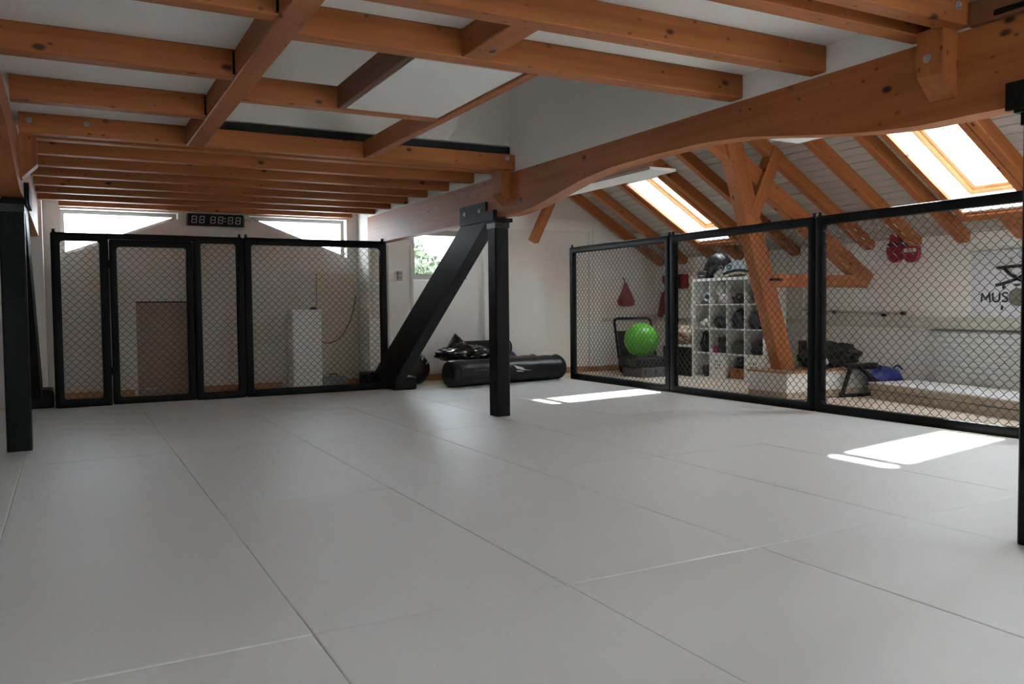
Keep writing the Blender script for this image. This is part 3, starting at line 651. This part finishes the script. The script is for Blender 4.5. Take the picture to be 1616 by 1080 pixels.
# white wedge marks on the side that faces the room
xv = Vector((d0.y, -d0.x, 0)).normalized()
def side_pt(t, a, k=1.022): return P0+d0*t+(xv*math.cos(a)+Vector((0, 0, 1))*math.sin(a))*.178*k
def wedge(pts2, name='logo', mat='white'):
    m = MB(); n = len(pts2); m.add([side_pt(t, a) for t, a in pts2]+[side_pt(t, a, 1.03) for t, a in pts2], [tuple(range(n)), tuple(range(2*n-1, n-1, -1))]+[(i, (i+1) % n, n+(i+1) % n, n+i) for i in range(n)]); build(m, name, mat, rb)
wedge([(.98, .42), (1.10, .25), (1.28, -.06), (1.12, .02), (1.02, .16)]); wedge([(1.00, .02), (1.08, .0), (1.16, -.11), (1.04, -.09)])
for k_ in range(2):
    a0 = .18 if k_ == 0 else -.62
    for i in range(5): wedge([(.30+i*.045, a0), (.325+i*.045, a0), (.325+i*.045, a0+.11), (.312+i*.045, a0+.06), (.30+i*.045, a0+.11)], 'print_mark', 'grey')
heavy_bag((4.60, 10.525, .175), (6.22, 10.785, .175), .173, 'second black punch bag lying behind the front one')
heavy_bag((4.95, 11.13, .20), (6.02, 11.17, .20), .198, 'dark purple punch bag lying nearest the end wall', 'purple')
m = MB(); r = thing('foam_roll', (5.28, 10.86, .36), 'charcoal rolled mat lying on top of the punch bags', 'roll')
m.lathe([(0, .07), (.0, .105), (.02, .115), (.75, .115), (.77, .105), (.77, .07), (.76, .06)], (5.02, 10.86, .465), (1, .09, 0), 26); build(m, 'roll', 'charcoal', r, True)
build(MB().lathe([(.70, .119), (.735, .119)], (5.02, 10.86, .465), (1, .09, 0), 26), 'band', 'grey', r, True)
# crumpled bin liner
bm_ = bmesh.new(); bmesh.ops.create_icosphere(bm_, subdivisions=4, radius=1)
for v in bm_.verts:
    d = v.co.normalized(); k = 1+.12*noise.noise(d*2.3)+.22*abs(noise.noise(d*5.1+Vector((3, 1, 2))))+.10*abs(noise.noise(d*11))
    v.co = Vector((d.x*.39*k, d.y*.22*k, d.z*.12*k))
    if d.z > .2: v.co.z += .17*math.exp(-((d.x+.35)/(.10 if d.x < -.35 else .26))**2-((d.y)/.5)**2)
    v.co.z = max(v.co.z, -.085); v.co += Vector((4.86, 10.50, .415))
me = MB(); me.add([v.co for v in bm_.verts], [tuple(v.index for v in f.verts) for f in bm_.faces]); bm_.free()
tag(build(me, 'bin_liner', 'plastic'), 'crumpled shiny black plastic bag on the punch bags', 'plastic bag')
r, *_ = heavy_bag((4.225, 10.66, .215), (4.235, 10.985, .215), .215, 'short fat black punch bag pointing at the room, behind the brace')
m = MB(); x0 = Vector((4.225, 10.68, .22))
for a in (.5, 1.1, 1.7): m.tube([x0+Vector((math.cos(a)*.14, -.035, math.sin(a)*.14)), x0+Vector((math.cos(a)*.20, .0, math.sin(a)*.20)), x0+Vector((math.cos(a)*.228, .10, math.sin(a)*.228))], .014, 6)
build(m, 'strap', 'midgrey', r, True)
r = thing('steel_chain', (3.86, 10.22, .165), 'small steel chain with a bar lying on the padded brace foot', 'chain')
for i in range(6):
    m = MB(); ring = []; cx = Vector((3.86+.004*i, 10.24, .185+.030*i))
    for k_ in range(14):
        a = 2*PI*k_/14; q = Vector((math.cos(a)*.011, 0, math.sin(a)*.02)) if i % 2 else Vector((0, math.cos(a)*.011, math.sin(a)*.02)); ring.append(cx+q)
    build(m.tube(ring, .0035, 5, True), 'link', 'steel', r, True)
build(MB().tube([(3.77, 10.20, .178), (3.94, 10.22, .172)], .006, 6), 'bar', 'steel', r, True)

# ------------------------------------------------------------------ beyond the right fence: ball, step, frame, bench
b = thing('exercise_ball', (7.77, 10.3, .27), 'large bright green exercise ball behind the far fence panel', 'ball')
m = MB(); m.ell((7.77, 10.3, .535), (.263, .263, .263), 40, 28)
for i in range(m and 0): pass
build(m, 'shell', 'green', b, True)
for k_ in range(-5, 6):
    z = k_*.04; rr = math.sqrt(max(.0, .263**2-z*z))+.0005; ring = [(7.77+rr*math.cos(2*PI*i/48), 10.3+rr*math.sin(2*PI*i/48), .535+z) for i in range(48)]
    build(MB().tube(ring, .0018, 4, True), 'ridge', 'green', b, True)
build(MB().lathe([(0, .012), (.004, .012)], (7.77, 10.037, .535), (0, -1, 0), 12), 'valve', 'white', b)
r = thing('aerobic_step', (7.82, 10.25, FZ), 'grey stacked exercise step under the green ball', 'step')
build(MB().bevbox(7.50, 8.16, 10.02, 10.55, .13, .272, .02), 'top', 'black', r); build(MB().bevbox(7.55, 8.05, 9.98, 10.50, FZ, .125, .015), 'block', 'grey', r)
for x in (7.60, 7.80, 7.98): build(MB().box(x-.01, x+.01, 9.972, 9.982, .02, .10), 'rib', 'charcoal', r)
r = thing('rebounder', (8.05, 10.85, FZ), 'black rounded rebounder frame leaning behind the green ball', 'trampoline')
path = []
W2, H2 = .36, .86
for cx, cz, a0 in ((W2-.07, .07, -PI/2), (W2-.07, H2-.07, 0), (-W2+.07, H2-.07, PI/2), (-W2+.07, .07, PI)):
    for i in range(6): a = a0+i/5*PI/2; path.append(Vector((8.05+cx+.07*math.cos(a), 10.72+.22*(cz+.07*math.sin(a)), cz+.07*math.sin(a)+.0)))
build(MB().tube(path, .022, 8, True), 'frame', 'blacksteel', r, True)
m = MB(); m.add([(8.05-.32, 10.735, .05), (8.05+.32, 10.735, .05), (8.05+.32, 10.87, .66), (8.05-.32, 10.87, .66)], [(0, 1, 2, 3)]); m.add([(8.05-.32, 10.745, .05), (8.05+.32, 10.745, .05), (8.05+.32, 10.88, .66), (8.05-.32, 10.88, .66)], [(3, 2, 1, 0)])
build(m, 'net', 'charcoal', r)
r = thing('low_bench', (8.50, 10.1, FZ), 'low black bench with a white top beside the cube shelf', 'bench')
build(MB().bevbox(8.28, 8.84, 9.70, 10.45, .425, .45, .004), 'top', 'whitepaint', r); build(MB().box(8.30, 8.82, 9.72, 10.43, FZ, .425), 'body', 'black', r)
r = thing('flower_bag', (8.52, 10.15, .45), 'flower patterned bag on the low bench', 'bag')
m = MB(); m.ell((8.43, 10.12, .60), (.16, .27, .17), 16, 10, lump=.12, seed=2, flat=-.145); build(m, 'body', 'floral', r, True)
build(MB().tube([(8.42, 10.0, .74), (8.42, 10.03, .84), (8.42, 10.2, .84), (8.42, 10.24, .74)], .012, 6), 'handle', 'brownleather', r, True)
r = thing('black_backpack', (8.72, 9.95, .45), 'black backpack on the low bench against the wall', 'bag')
m = MB(); m.ell((8.74, 9.95, .70), (.12, .22, .255), 14, 10, lump=.15, seed=5, flat=-.245); build(m, 'body', 'charcoal', r, True)
build(MB().ell((8.63, 9.95, .62), (.05, .14, .12), 10, 8), 'pocket', 'leather', r, True); build(MB().tube([(8.70, 9.92, .93), (8.70, 9.94, .99), (8.70, 9.99, .985), (8.70, 10.0, .93)], .009, 6), 'handle', 'steel', r, True)
tag(beam('wooden_stick', (8.16, 9.98, FZ), (8.24, 10.2, .46), .025, .025, 'orange'), 'thin orange wooden stick leaning on the low bench', 'stick')
# red things on the end and side walls
r = thing('red_target', (8.29, YB, 1.06), 'red triangular punching target hanging on the end wall', 'target')
m = MB(); pr = [(8.16, 1.07), (8.25, 1.05), (8.29, 1.07), (8.33, 1.05), (8.43, 1.07), (8.445, 1.13), (8.32, 1.37), (8.285, 1.45), (8.25, 1.37), (8.135, 1.13)]
build(m.prism(pr, 1, YB-.09, YB-.005), 'pad', 'red', r); build(MB().tube([(8.285, YB-.03, 1.44), (8.27, YB-.02, 1.50), (8.265, YB-.004, 1.535)], .012, 6), 'strap', 'black', r, True)
r = thing('red_strap', (8.92, 11.25, .86), 'long narrow red strap hanging near the wall corner', 'strap')
build(MB().tube([(XW-.02, 11.18, 1.36), (XW-.03, 11.20, 1.28)], .014, 6), 'loop', 'black', r, True); build(MB().prism([(11.15, 1.29), (11.25, 1.29), (11.37, .88), (11.30, .86), (11.22, .92)], 0, XW-.05, XW-.005), 'band', 'red', r)
r = thing('red_pad', (8.92, 10.88, 1.33), 'flat red striking pad on the wall beside the cube shelf', 'pad')
build(MB().prism([(10.60, 1.35), (10.72, 1.33), (11.05, 1.36), (11.19, 1.46), (11.18, 1.56), (11.05, 1.58), (10.62, 1.57)], 0, XW-.09, XW-.005), 'pad', 'red', r)
build(MB().box(XW-.095, XW-.088, 10.7, 10.76, 1.34, 1.57), 'stitch_band', 'black', r)

# ------------------------------------------------------------------ white cube shelf and what lies in it
KX0, KX1, KY0, KY1, KZ0, KZ1 = 8.21, 8.60, 8.17, 9.64, FZ, 1.45
ks = thing('cube_shelf', ((KX0+KX1)/2, (KY0+KY1)/2, KZ0), 'white cube shelf with sixteen compartments behind the middle fence panel', 'shelf')
to, ti = .038, .016; cw = (KY1-KY0-2*to-3*ti)/4; ch = (KZ1-KZ0-2*to-3*ti)/4
for z0 in (KZ0, KZ1-to): build(MB().box(KX0, KX1, KY0, KY1, z0, z0+to), 'board', 'whitepaint', ks)
for y0 in (KY0, KY1-to): build(MB().box(KX0, KX1, y0, y0+to, KZ0+to, KZ1-to), 'side_panel', 'whitepaint', ks)
for i in range(3):
    y0 = KY0+to+(i+1)*cw+i*ti; build(MB().box(KX0+.002, KX1, y0, y0+ti, KZ0+to, KZ1-to), 'divider', 'whitepaint', ks)
for j in range(3):
    z0 = KZ0+to+(j+1)*ch+j*ti
    for i in range(4): y0 = KY0+to+i*(cw+ti); build(MB().box(KX0+.002, KX1, y0, y0+cw, z0, z0+ti), 'shelf_board', 'whitepaint', ks)
build(MB().box(KX1-.004, KX1, KY0, KY1, KZ0, KZ1), 'back_board', 'cream', ks)
def cell(c, rw):
    """column 0 is the far (left) one, row 0 the top one -> y centre, z floor"""
    y0 = KY1-to-c*(cw+ti)-cw; z0 = KZ0+to+(3-rw)*(ch+ti); return y0+cw/2, z0
rows = ['top', 'second', 'third', 'bottom']; cols = ['first', 'second', 'third', 'fourth']
def where(c, rw): return '%s compartment of the %s shelf row' % (cols[c], rows[rw])
def glove(x, y, z, sc, mat, label, mat2='black', yaw_=0.0, up=False):
    r = thing('boxing_glove', (x, y, z), label, 'glove', 'gear in the cube shelf')
    R = Matrix.Rotation(yaw_, 3, 'Z')
    if up: R = R @ Matrix.Rotation(PI/2, 3, 'Y')
    def P(a): return Vector((x, y, z+.085*sc if not up else z+.15*sc))+R @ (Vector(a)*sc)
    build(MB().ell(P((-.05, 0, 0)), (.115*sc, .075*sc, .08*sc), 14, 10, R, .08, 2), 'fist', mat, r, True)
    build(MB().ell(P((-.04, .075, -.01)), (.07*sc, .032*sc, .035*sc), 10, 8, R @ Matrix.Rotation(.25, 3, 'Z')), 'thumb', mat, r, True)
    m = MB(); d = R @ Vector((1, 0, 0)); m.lathe([(0, .05*sc), (.03*sc, .058*sc), (.12*sc, .066*sc), (.13*sc, .06*sc)], P((.04, 0, -.005)), d, 16); build(m, 'cuff', mat2, r, True)
    return r
def helmet(x, y, z, sc, mat, label):
    r = thing('head_guard', (x, y, z), label, 'head guard', 'gear in the cube shelf')
    m = MB(); m.ell((x, y, z+.11*sc), (.12*sc, .10*sc, .12*sc), 16, 12, flat=-.105*sc); build(m, 'shell', mat, r, True)
    build(MB().tube([(x-.118*sc, y+.07*sc*math.cos(a), z+.11*sc+.055*sc*math.sin(a)) for a in [2*PI*i/16 for i in range(16)]], .018*sc, 6, True), 'face_rim', mat, r, True)
    build(MB().lathe([(0, .058*sc), (.01, .058*sc)], (x-.112*sc, y, z+.115*sc), (-1, 0, 0), 14), 'face_opening', 'black', r); return r
def bundle(x, y, z, rx, ry, h, mat, label, mat2=None, seed=0):
    r = thing('gear_bundle', (x, y, z), label, 'gear', 'gear in the cube shelf')
    m = MB(); m.ell((x, y, z+h*.45), (rx, ry, h*.55), 18, 12, lump=.5, freq=2.4, seed=seed, flat=-h*.45)
    yc = min((cell(c_, 0)[0] for c_ in range(4)), key=lambda q: abs(q-y))
    for v in m.v: v.x = min(max(v.x, KX0+.015), KX1-.01); v.y = min(max(v.y, yc-cw/2+.004), yc+cw/2-.004); v.z = max(v.z, z+.001)
    build(m, 'cloth', mat, r, True)
    pts = [(max(KX0+.02, x-rx*.6+.3*rx*math.sin(i*1.1+seed)), y+ry*(-.6+1.2*i/9), z+h*(.75+.25*math.sin(i*.9+seed))) for i in range(10)]
    build(MB().tube(pts, .008, 5), 'strap', mat2 or 'grey', r, True); return r
KXc = 8.40
y, z = cell(0, 0); helmet(KXc-.03, y-.08, z, .95, 'bluewhite', 'pale head guard in the '+where(0, 0))
y, z = cell(1, 0); glove(KXc-.05, y+.05, z+.005, 1.0, 'whiteleather', 'white and brown boxing glove standing in the '+where(1, 0), 'brownleather', .3, True); glove(KXc-.08, y-.08, z, .85, 'whiteleather', 'black and white boxing glove lying in the '+where(1, 0), 'black', -.3)
y, z = cell(2, 0); bundle(KXc-.08, y-.03, z, .14, .14, .16, 'charcoal', 'flat dark gear bundle in the '+where(2, 0), 'midgrey', 1)
y, z = cell(3, 0); bundle(KXc-.05, y-.04, z, .14, .12, .27, 'leather', 'dark gear bundle in the '+where(3, 0), 'grey', 2)
y, z = cell(0, 1); glove(KXc-.10, y-.03, z, .95, 'whiteleather', 'white boxing glove with black cuff in the '+where(0, 1), 'black', .9)
y, z = cell(1, 1); bundle(KXc-.08, y-.01, z, .14, .145, .17, 'leather', 'low black gear bundle in the '+where(1, 1), 'charcoal', 3)
y, z = cell(2, 1); bundle(KXc-.07, y, z, .14, .148, .27, 'leather', 'large black gear bundle in the '+where(2, 1), 'charcoal', 4)
y, z = cell(3, 1); bundle(KXc-.07, y, z, .14, .145, .26, 'leather', 'round black gear bundle in the '+where(3, 1), 'charcoal', 5)
y, z = cell(0, 2); bundle(KXc-.08, y-.05, z, .14, .11, .30, 'charcoal', 'dark gear bundle with pale strap in the '+where(0, 2), 'midgrey', 6)
y, z = cell(1, 2); bundle(KXc-.06, y-.04, z, .14, .12, .23, 'leather', 'black gear bundle in the '+where(1, 2), 'grey', 7); bundle(KXc-.13, y+.08, z, .05, .06, .10, 'pink', 'small magenta cloth in the '+where(1, 2), 'pink', 8)
y, z = cell(2, 2); bundle(KXc-.08, y, z, .14, .145, .19, 'olive', 'dark olive gear bundle in the '+where(2, 2), 'brownleather', 9)
y, z = cell(3, 2); bundle(KXc-.08, y-.02, z, .14, .14, .20, 'leather', 'black gear bundle in the '+where(3, 2), 'grey', 10)
y, z = cell(0, 3); bundle(KXc-.08, y-.07, z, .13, .09, .17, 'charcoal', 'small dark gear bundle in the '+where(0, 3), 'grey', 11)
for c_ in (1, 3):
    y, z = cell(c_, 3); r = thing('storage_box', (KXc, y, z), 'white storage box with nine dark holes in the '+where(c_, 3), 'box', 'white storage boxes')
    build(MB().box(KX0-.006, KX1-.02, y-cw/2+.006, y+cw/2-.006, z+.001, z+ch-.012), 'body', 'whitepaint', r)
    for a in (-1, 0, 1):
        for b_ in (-1, 0, 1): build(MB().lathe([(0, .011), (.003, .011)], (KX0-.005, y+a*.05, z+ch*.55+b_*.05), (-1, 0, 0), 12), 'hole', 'black', r)
y, z = cell(2, 3); r = thing('orange_box', (KXc, y, z), 'orange wooden box in the '+where(2, 3), 'box')
build(MB().box(KX0+.02, KX1-.03, y-cw/2+.01, y+cw/2-.05, z+.001, z+.15), 'body', 'orange', r); build(MB().box(KX0+.016, KX0+.021, y-.06, y+.0, z+.10, z+.125), 'grip_slot', 'black', r)
bundle(KXc-.02, y, z+.152, .12, .13, .15, 'leather', 'black gear on the orange box in the '+where(2, 3), 'charcoal', 12)
# on top of the shelf
r = thing('gear_bag', (8.40, 9.25, KZ1), 'black arched gear bag on top of the cube shelf', 'bag')
pth = [Vector((8.40, 9.54-.05*i, KZ1+.11+.15*math.sin(PI*(i-1)/9) if i > 1 else KZ1+.10)) for i in range(11)]
build(MB().tube(pth, [.07, .085, .10, .11, .115, .118, .115, .11, .10, .085, .06], 12), 'body', 'leather', r, True)
build(MB().bevbox(8.27, 8.45, 9.42, 9.60, KZ1, KZ1+.12, .02), 'end_pocket', 'black', r); build(MB().tube([(8.28, 9.10+.05*math.cos(a), KZ1+.10+.07*math.sin(a)) for a in [PI*i/10 for i in range(11)]], .01, 6), 'handle', 'grey', r, True)
build(MB().box(8.262, 8.272, 9.45, 9.56, KZ1+.04, KZ1+.05), 'zip', 'midgrey', r)
r = thing('kick_pad', (8.38, 8.80, KZ1), 'pale blue and black curved kick pad on top of the cube shelf', 'pad')
v = []; n = 14
prof = []
for i in range(n+1): t = i/n; prof.append((8.99-.56*t, KZ1+.015+.04*math.sin(PI*t)))
m = MB(); m.prism([(a, b+.055) for a, b in prof]+[(a, b+.13+.05*math.sin(PI*i/n)) for i, (a, b) in reversed(list(enumerate(prof)))], 0, 8.24, 8.52); build(m, 'face', 'bluewhite', r, True)
m = MB(); m.prism([(a, b+.018) for a, b in prof]+[(a, b+.054) for a, b in reversed(prof)], 0, 8.23, 8.53); build(m, 'core', 'black', r, True)
m = MB(); m.prism([(a, b-.012) for a, b in prof]+[(a, b+.017) for a, b in reversed(prof)], 0, 8.235, 8.525); build(m, 'edge_piping', 'cream', r, True)
ring = [(8.236, 8.88+.045*math.cos(2*PI*i/18), KZ1+.145+.03*math.sin(2*PI*i/18)) for i in range(18)]; build(MB().tube(ring, .008, 5, True), 'emblem', 'black', r, True)

# ------------------------------------------------------------------ plinth and the things around it
r = thing('plinth', (7.85, 7.05, FZ), 'white plinth with a wooden top under the leaning post', 'plinth')
build(MB().box(7.13, 8.62, 6.76, 7.34, .06, .275), 'body', 'plaster', r); build(MB().box(7.105, 8.65, 6.735, 7.37, .276, .296), 'top', 'brownbase', r); build(MB().box(7.118, 8.63, 6.748, 7.35, FZ, .06), 'skirting', 'lightwood', r)
r = thing('gym_bag', (8.15, 6.98, .296), 'long black sports bag lying on the white plinth', 'bag')
m = MB(); m.ell((8.12, 7.02, .42), (.47, .16, .17), 28, 16, lump=.34, freq=3.2, seed=3, flat=-.123); build(m, 'body', 'charcoal', r, True)
build(MB().tube([(7.95+.04*i, 6.86, .46+.06*math.sin(PI*i/8)) for i in range(9)], .012, 6), 'handle', 'black', r, True)
build(MB().ell((8.38, 6.95, .44), (.2, .12, .07), 14, 8, lump=.3, freq=4, seed=9), 'flap', 'leather', r, True)
r = thing('grey_boot', (7.74, 6.90, .296), 'grey and black training shoe on the plinth beside the post', 'shoe')
build(MB().ell((7.73, 6.83, .40), (.15, .06, .065), 14, 9, Matrix.Rotation(.25, 3, 'Y'), .1, 2), 'upper', 'midgrey', r, True); build(MB().bevbox(7.61, 7.85, 6.78, 6.88, .297, .345, .012), 'sole', 'black', r)
r = thing('rope_pad', (7.95, 7.28, .296), 'black hand weight on a thin pale rod behind the leaning post', 'tool')
build(MB().bevbox(7.91, 8.00, 7.25, 7.33, .297, .62, .012), 'block', 'black', r); build(MB().tube([(7.955, 7.29, .62), (7.97, 7.29, 1.26)], .006, 6), 'rod', 'rope', r)
r = thing('blue_bag', (8.52, 6.60, FZ), 'royal blue nylon bag on the floor beside the wall', 'bag')
m = MB(); m.ell((8.52, 6.56, .14), (.27, .15, .17), 18, 11, lump=.22, freq=2.5, seed=4, flat=-.155); build(m, 'body', 'blue', r, True); build(MB().tube([(8.60+.03*i, 6.52, .27+.05*math.sin(PI*i/6)) for i in range(7)], .014, 6), 'handle', 'blue', r, True)
r = thing('folding_bench', (8.15, 6.55, FZ), 'black folded bench frame standing against the plinth', 'bench')
def rod(a, b, rr=.026, nm='leg'): build(MB().tube([a, b], rr, 8), nm, 'blacksteel', r, True)
rod((7.86, 6.62, .0), (8.06, 6.66, .33)); rod((8.42, 6.40, .0), (8.14, 6.62, .33)); rod((7.86, 6.62, .0), (8.32, 6.42, .02), .022, 'foot_bar'); rod((8.05, 6.66, .33), (8.45, 6.62, .30), .026, 'top_bar'); rod((8.20, 6.42, .03), (8.44, 6.56, .32), .022, 'strut')
build(MB().bevbox(8.0, 8.5, 6.62, 6.72, .31, .36, .015), 'seat_pad', 'leather', r)
for p in ((7.86, 6.62, .015), (8.36, 6.41, .015)): build(MB().ell(p, (.035, .035, .033), 10, 8), 'rubber_foot', 'charcoal', r, True)
r = thing('hanging_towel', (8.3, 8.14, .78), 'small white towel hanging on the side of the cube shelf', 'towel')
m = MB(); n_ = 10; top = []
for i in range(n_+1): t = i/n_; top.append((8.215+.13*t, KY0-.012-.010*math.sin(t*9)))
m.add([(x, y, .78+.02*math.sin(i)) for i, (x, y) in enumerate(top)]+[(x, y-.004, 1.09) for x, y in top]+[(x, y+.006, .78+.02*math.sin(i)) for i, (x, y) in enumerate(top)]+[(x, y+.002, 1.09) for x, y in top],
      [(i, i+1, n_+2+i, n_+1+i) for i in range(n_)]+[(2*(n_+1)+i, 3*(n_+1)+i, 3*(n_+1)+i+1, 2*(n_+1)+i+1) for i in range(n_)]); build(m, 'cloth', 'whiteleather', r, True); build(MB().tube([(8.28, KY0, 1.10), (8.28, KY0-.03, 1.10)], .006, 6), 'hook', 'steel', r)
tag(build(MB().tube([(7.12+.06*i, 6.70-.05*math.sin(i*.5)-.02*i*.3, FZ+.006) for i in range(26)], .006, 5), 'floor_cable', 'black', None, True), 'thin black cable lying on the floor in front of the white plinth', 'cable')
# pallet platform, turned a little
r = thing('low_platform', (8.0, 5.1, FZ), 'low two-tier wooden platform with a white top on the right', 'platform')
A = Vector((8.06, 6.42, 0)); u = Vector((-.235, -.972, 0)).normalized(); w = Vector((.972, -.235, 0)).normalized()
def pbox(a, b, c, d, z0, z1, nm, mat):
    pts = [A+u*a+w*c, A+u*b+w*c, A+u*b+w*d, A+u*a+w*d]; build(MB().prism([(p.x, p.y) for p in pts], 2, z0, z1), nm, mat, r)
pbox(.02, 2.9, .02, .66, FZ, .068, 'lower_board', 'lightwood'); pbox(.0, 2.9, .0, .68, .082, .15, 'upper_board', 'lightwood'); pbox(.05, 2.9, .05, .64, .068, .082, 'joint_strip', 'black'); pbox(.0, 2.9, .0, .68, .1502, .164, 'top_sheet', 'whiteleather')
# radiator
r = thing('radiator', (8.9, 5.2, .1), 'white ribbed panel radiator under the poster', 'radiator')
build(MB().box(8.87, XW-.03, 4.2, 6.19, .13, .735), 'body', 'radiator', r); build(MB().box(8.845, XW-.002, 4.18, 6.21, .738, .758), 'grille', 'grey', r)
for i in range(9): z = .145+i*.0655; build(MB().bevbox(8.858, 8.872, 4.21, 6.18, z, z+.056, .005), 'panel_strip', 'radiator', r)
for yy in (4.5, 5.9): build(MB().box(8.93, XW-.001, yy-.03, yy+.03, FZ, .14), 'bracket', 'radiator', r)
r = thing('wooden_staff', (8.92, 7.3, .9), 'pale wooden staff lying on the wall ledge', 'staff')
build(MB().tube([(8.925, 8.16, .985), (8.93, 7.5, .955), (8.935, 6.62, .94)], .017, 8), 'shaft', 'lightwood', r, True)
for yy, zz in ((7.62, .955), (6.60, .94)): build(MB().lathe([(0, .024), (.05, .024)], (8.932, yy, zz), (0, 1, 0), 10), 'binding', 'charcoal', r, True)
for yy in (7.9, 6.9): build(MB().box(8.905, XW, yy-.012, yy+.012, .897, .935), 'bracket', 'charcoal', r)
# red focus mitts
for (y, z, lb, k_) in ((6.72, 1.56, 'left red leather mitt hanging by the rafter end', 0), (6.50, 1.55, 'right red leather mitt with a pale print hanging by the rafter end', 1)):
    r = thing('focus_mitt', (8.93, y, z), lb, 'mitt', 'red mitts on the wall')
    m = MB(); sh = []
    for i in range(20):
        a = 2*PI*i/20; sh.append((y+.105*math.cos(a)*(1+.05*math.sin(2*a)), z+.13+.135*math.sin(a)))
    build(m.prism(sh, 0, XW-.10, XW-.03), 'pad', 'red', r, True); build(MB().prism([(y-.07, z+.24), (y+.07, z+.24), (y+.06, z+.34), (y-.06, z+.34)], 0, XW-.09, XW-.01), 'cuff', 'red' if k_ == 0 else 'charcoal', r)
    build(MB().box(XW-.104, XW-.098, y-.10, y+.10, z+.20, z+.225), 'wrist_strap', 'black', r)
    if k_: 
        m = MB()
        for i in range(3): m.box(XW-.104, XW-.0995, y-.085+i*.06, y-.04+i*.06, z+.12, z+.165)
        build(m, 'print', 'whiteleather', r)
# poster
r = thing('poster', (8.96, 5.2, .89), 'white poster with black brush strokes and the letters MUS', 'poster')
build(MB().box(XW-.012, XW-.002, 4.55, 5.785, .899, 1.63), 'sheet', 'poster', r); build(MB().box(XW-.02, XW-.002, 4.55, 5.785, 1.625, 1.64), 'hanger_strip', 'midgrey', r)
XP = XW-.014
def stroke(pts, w, nm='brush_stroke', mat='ink'):
    m = MB(); n = len(pts); a = []; b = []
    for i, p in enumerate(pts):
        q0 = Vector(pts[max(i-1, 0)]); q1 = Vector(pts[min(i+1, n-1)]); d = (q1-q0).normalized(); nrm = Vector((-d.y, d.x)); p = Vector(p); a.append(p+nrm*w/2); b.append(p-nrm*w/2)
    m.prism([tuple(p) for p in a+b[::-1]], 0, XP-.002, XP+.002); build(m, nm, mat, r)
def arc(cy, cz, ry, rz_, a0, a1, n=9): return [(cy+ry*math.cos(math.radians(a0+(a1-a0)*i/n)), cz+rz_*math.sin(math.radians(a0+(a1-a0)*i/n))) for i in range(n+1)]
lw_ = .019
for q in ([(5.667, 1.065), (5.657, 1.165)], [(5.660, 1.160), (5.617, 1.090)], [(5.617, 1.090), (5.574, 1.160)], [(5.577, 1.165), (5.567, 1.065)],
          [(5.538, 1.166), (5.538, 1.105)]+arc(5.500, 1.105, .038, .038, 0, -180)+[(5.462, 1.105), (5.462, 1.166)],
          arc(5.402, 1.139, .028, .024, 160 if False else -20, 200, 10)[::-1] if False else [(5.372, 1.150)]+arc(5.402, 1.139, .029, .023, 130, 0, 5)[::-1][:0]+[(5.385, 1.162), (5.402, 1.165), (5.420, 1.160), (5.430, 1.147), (5.425, 1.131), (5.402, 1.118), (5.379, 1.105), (5.373, 1.089), (5.382, 1.073), (5.402, 1.067), (5.421, 1.071), (5.434, 1.084)]):
    stroke(q, lw_, 'letter_stroke')
stroke([(5.50, 1.435), (5.35, 1.443), (5.10, 1.452), (4.85, 1.455)], .034)
stroke([(5.42, 1.43), (5.35, 1.36), (5.25, 1.30), (5.10, 1.255)], .036)
stroke([(5.51, 1.245), (5.40, 1.27), (5.28, 1.31), (5.18, 1.37), (5.10, 1.44)], .034)
stroke([(5.42, 1.265), (5.42, 1.205)], .028); stroke([(5.31, 1.245), (5.24, 1.248)], .024); stroke([(5.435, 1.022), (5.435, .975)], .026)
for (y, z) in ((5.34, 1.52), (5.22, 1.525)):
    for a, b_ in (((y+.025, z+.02), (y-.025, z+.02)), ((y+.025, z-.005), (y-.025, z-.005)), ((y, z+.035), (y, z-.03)), ((y+.02, z-.03), (y-.022, z-.028))): stroke([a, b_], .006, 'small_character', 'midgrey')
build(MB().lathe([(0, .095), (.003, .095)], (XP+.001, 5.27, 1.115), (-1, 0, 0), 36), 'gong_rim', 'grey', r); build(MB().lathe([(0, .086), (.003, .086)], (XP-.002, 5.27, 1.115), (-1, 0, 0), 36), 'gong_disc', 'khaki', r)

# ------------------------------------------------------------------ trees outside the far window
def tree(x, y, z, rad, label, seed):
    rnd = random.Random(seed); r = thing('garden_tree', (x, y, -3), label, 'tree', 'trees outside the window')
    build(MB().tube([(x, y, -3), (x+.1, y, z-.6), (x, y, z)], [.16, .12, .05], 8), 'trunk', 'bark', r, True)
    m = MB()
    for i in range(2600):
        d = Vector((rnd.gauss(0, 1), rnd.gauss(0, 1), rnd.gauss(0, 1))).normalized()*rad*rnd.uniform(.45, 1)*(1+.3*noise.noise(Vector((i*.1, seed, 0))))
        c = Vector((x, y, z))+Vector((d.x, d.y, d.z*.8)); a = Vector((rnd.gauss(0, 1), rnd.gauss(0, 1), rnd.gauss(0, 1))).normalized(); b = a.orthogonal().normalized(); s_ = rnd.uniform(.10, .18)
        m.add([c-a*s_, c+b*s_*.5, c+a*s_, c-b*s_*.5], [(0, 1, 2, 3)])
    o = build(m, 'foliage', 'leaf', r); o['kind'] = 'stuff'
tree(9.0, 24, 1.95, 1.45, 'pale green tree at the left of the far window view', 1)
tree(12.6, 25.5, 1.9, 1.4, 'pale green tree at the right of the far window view', 2)
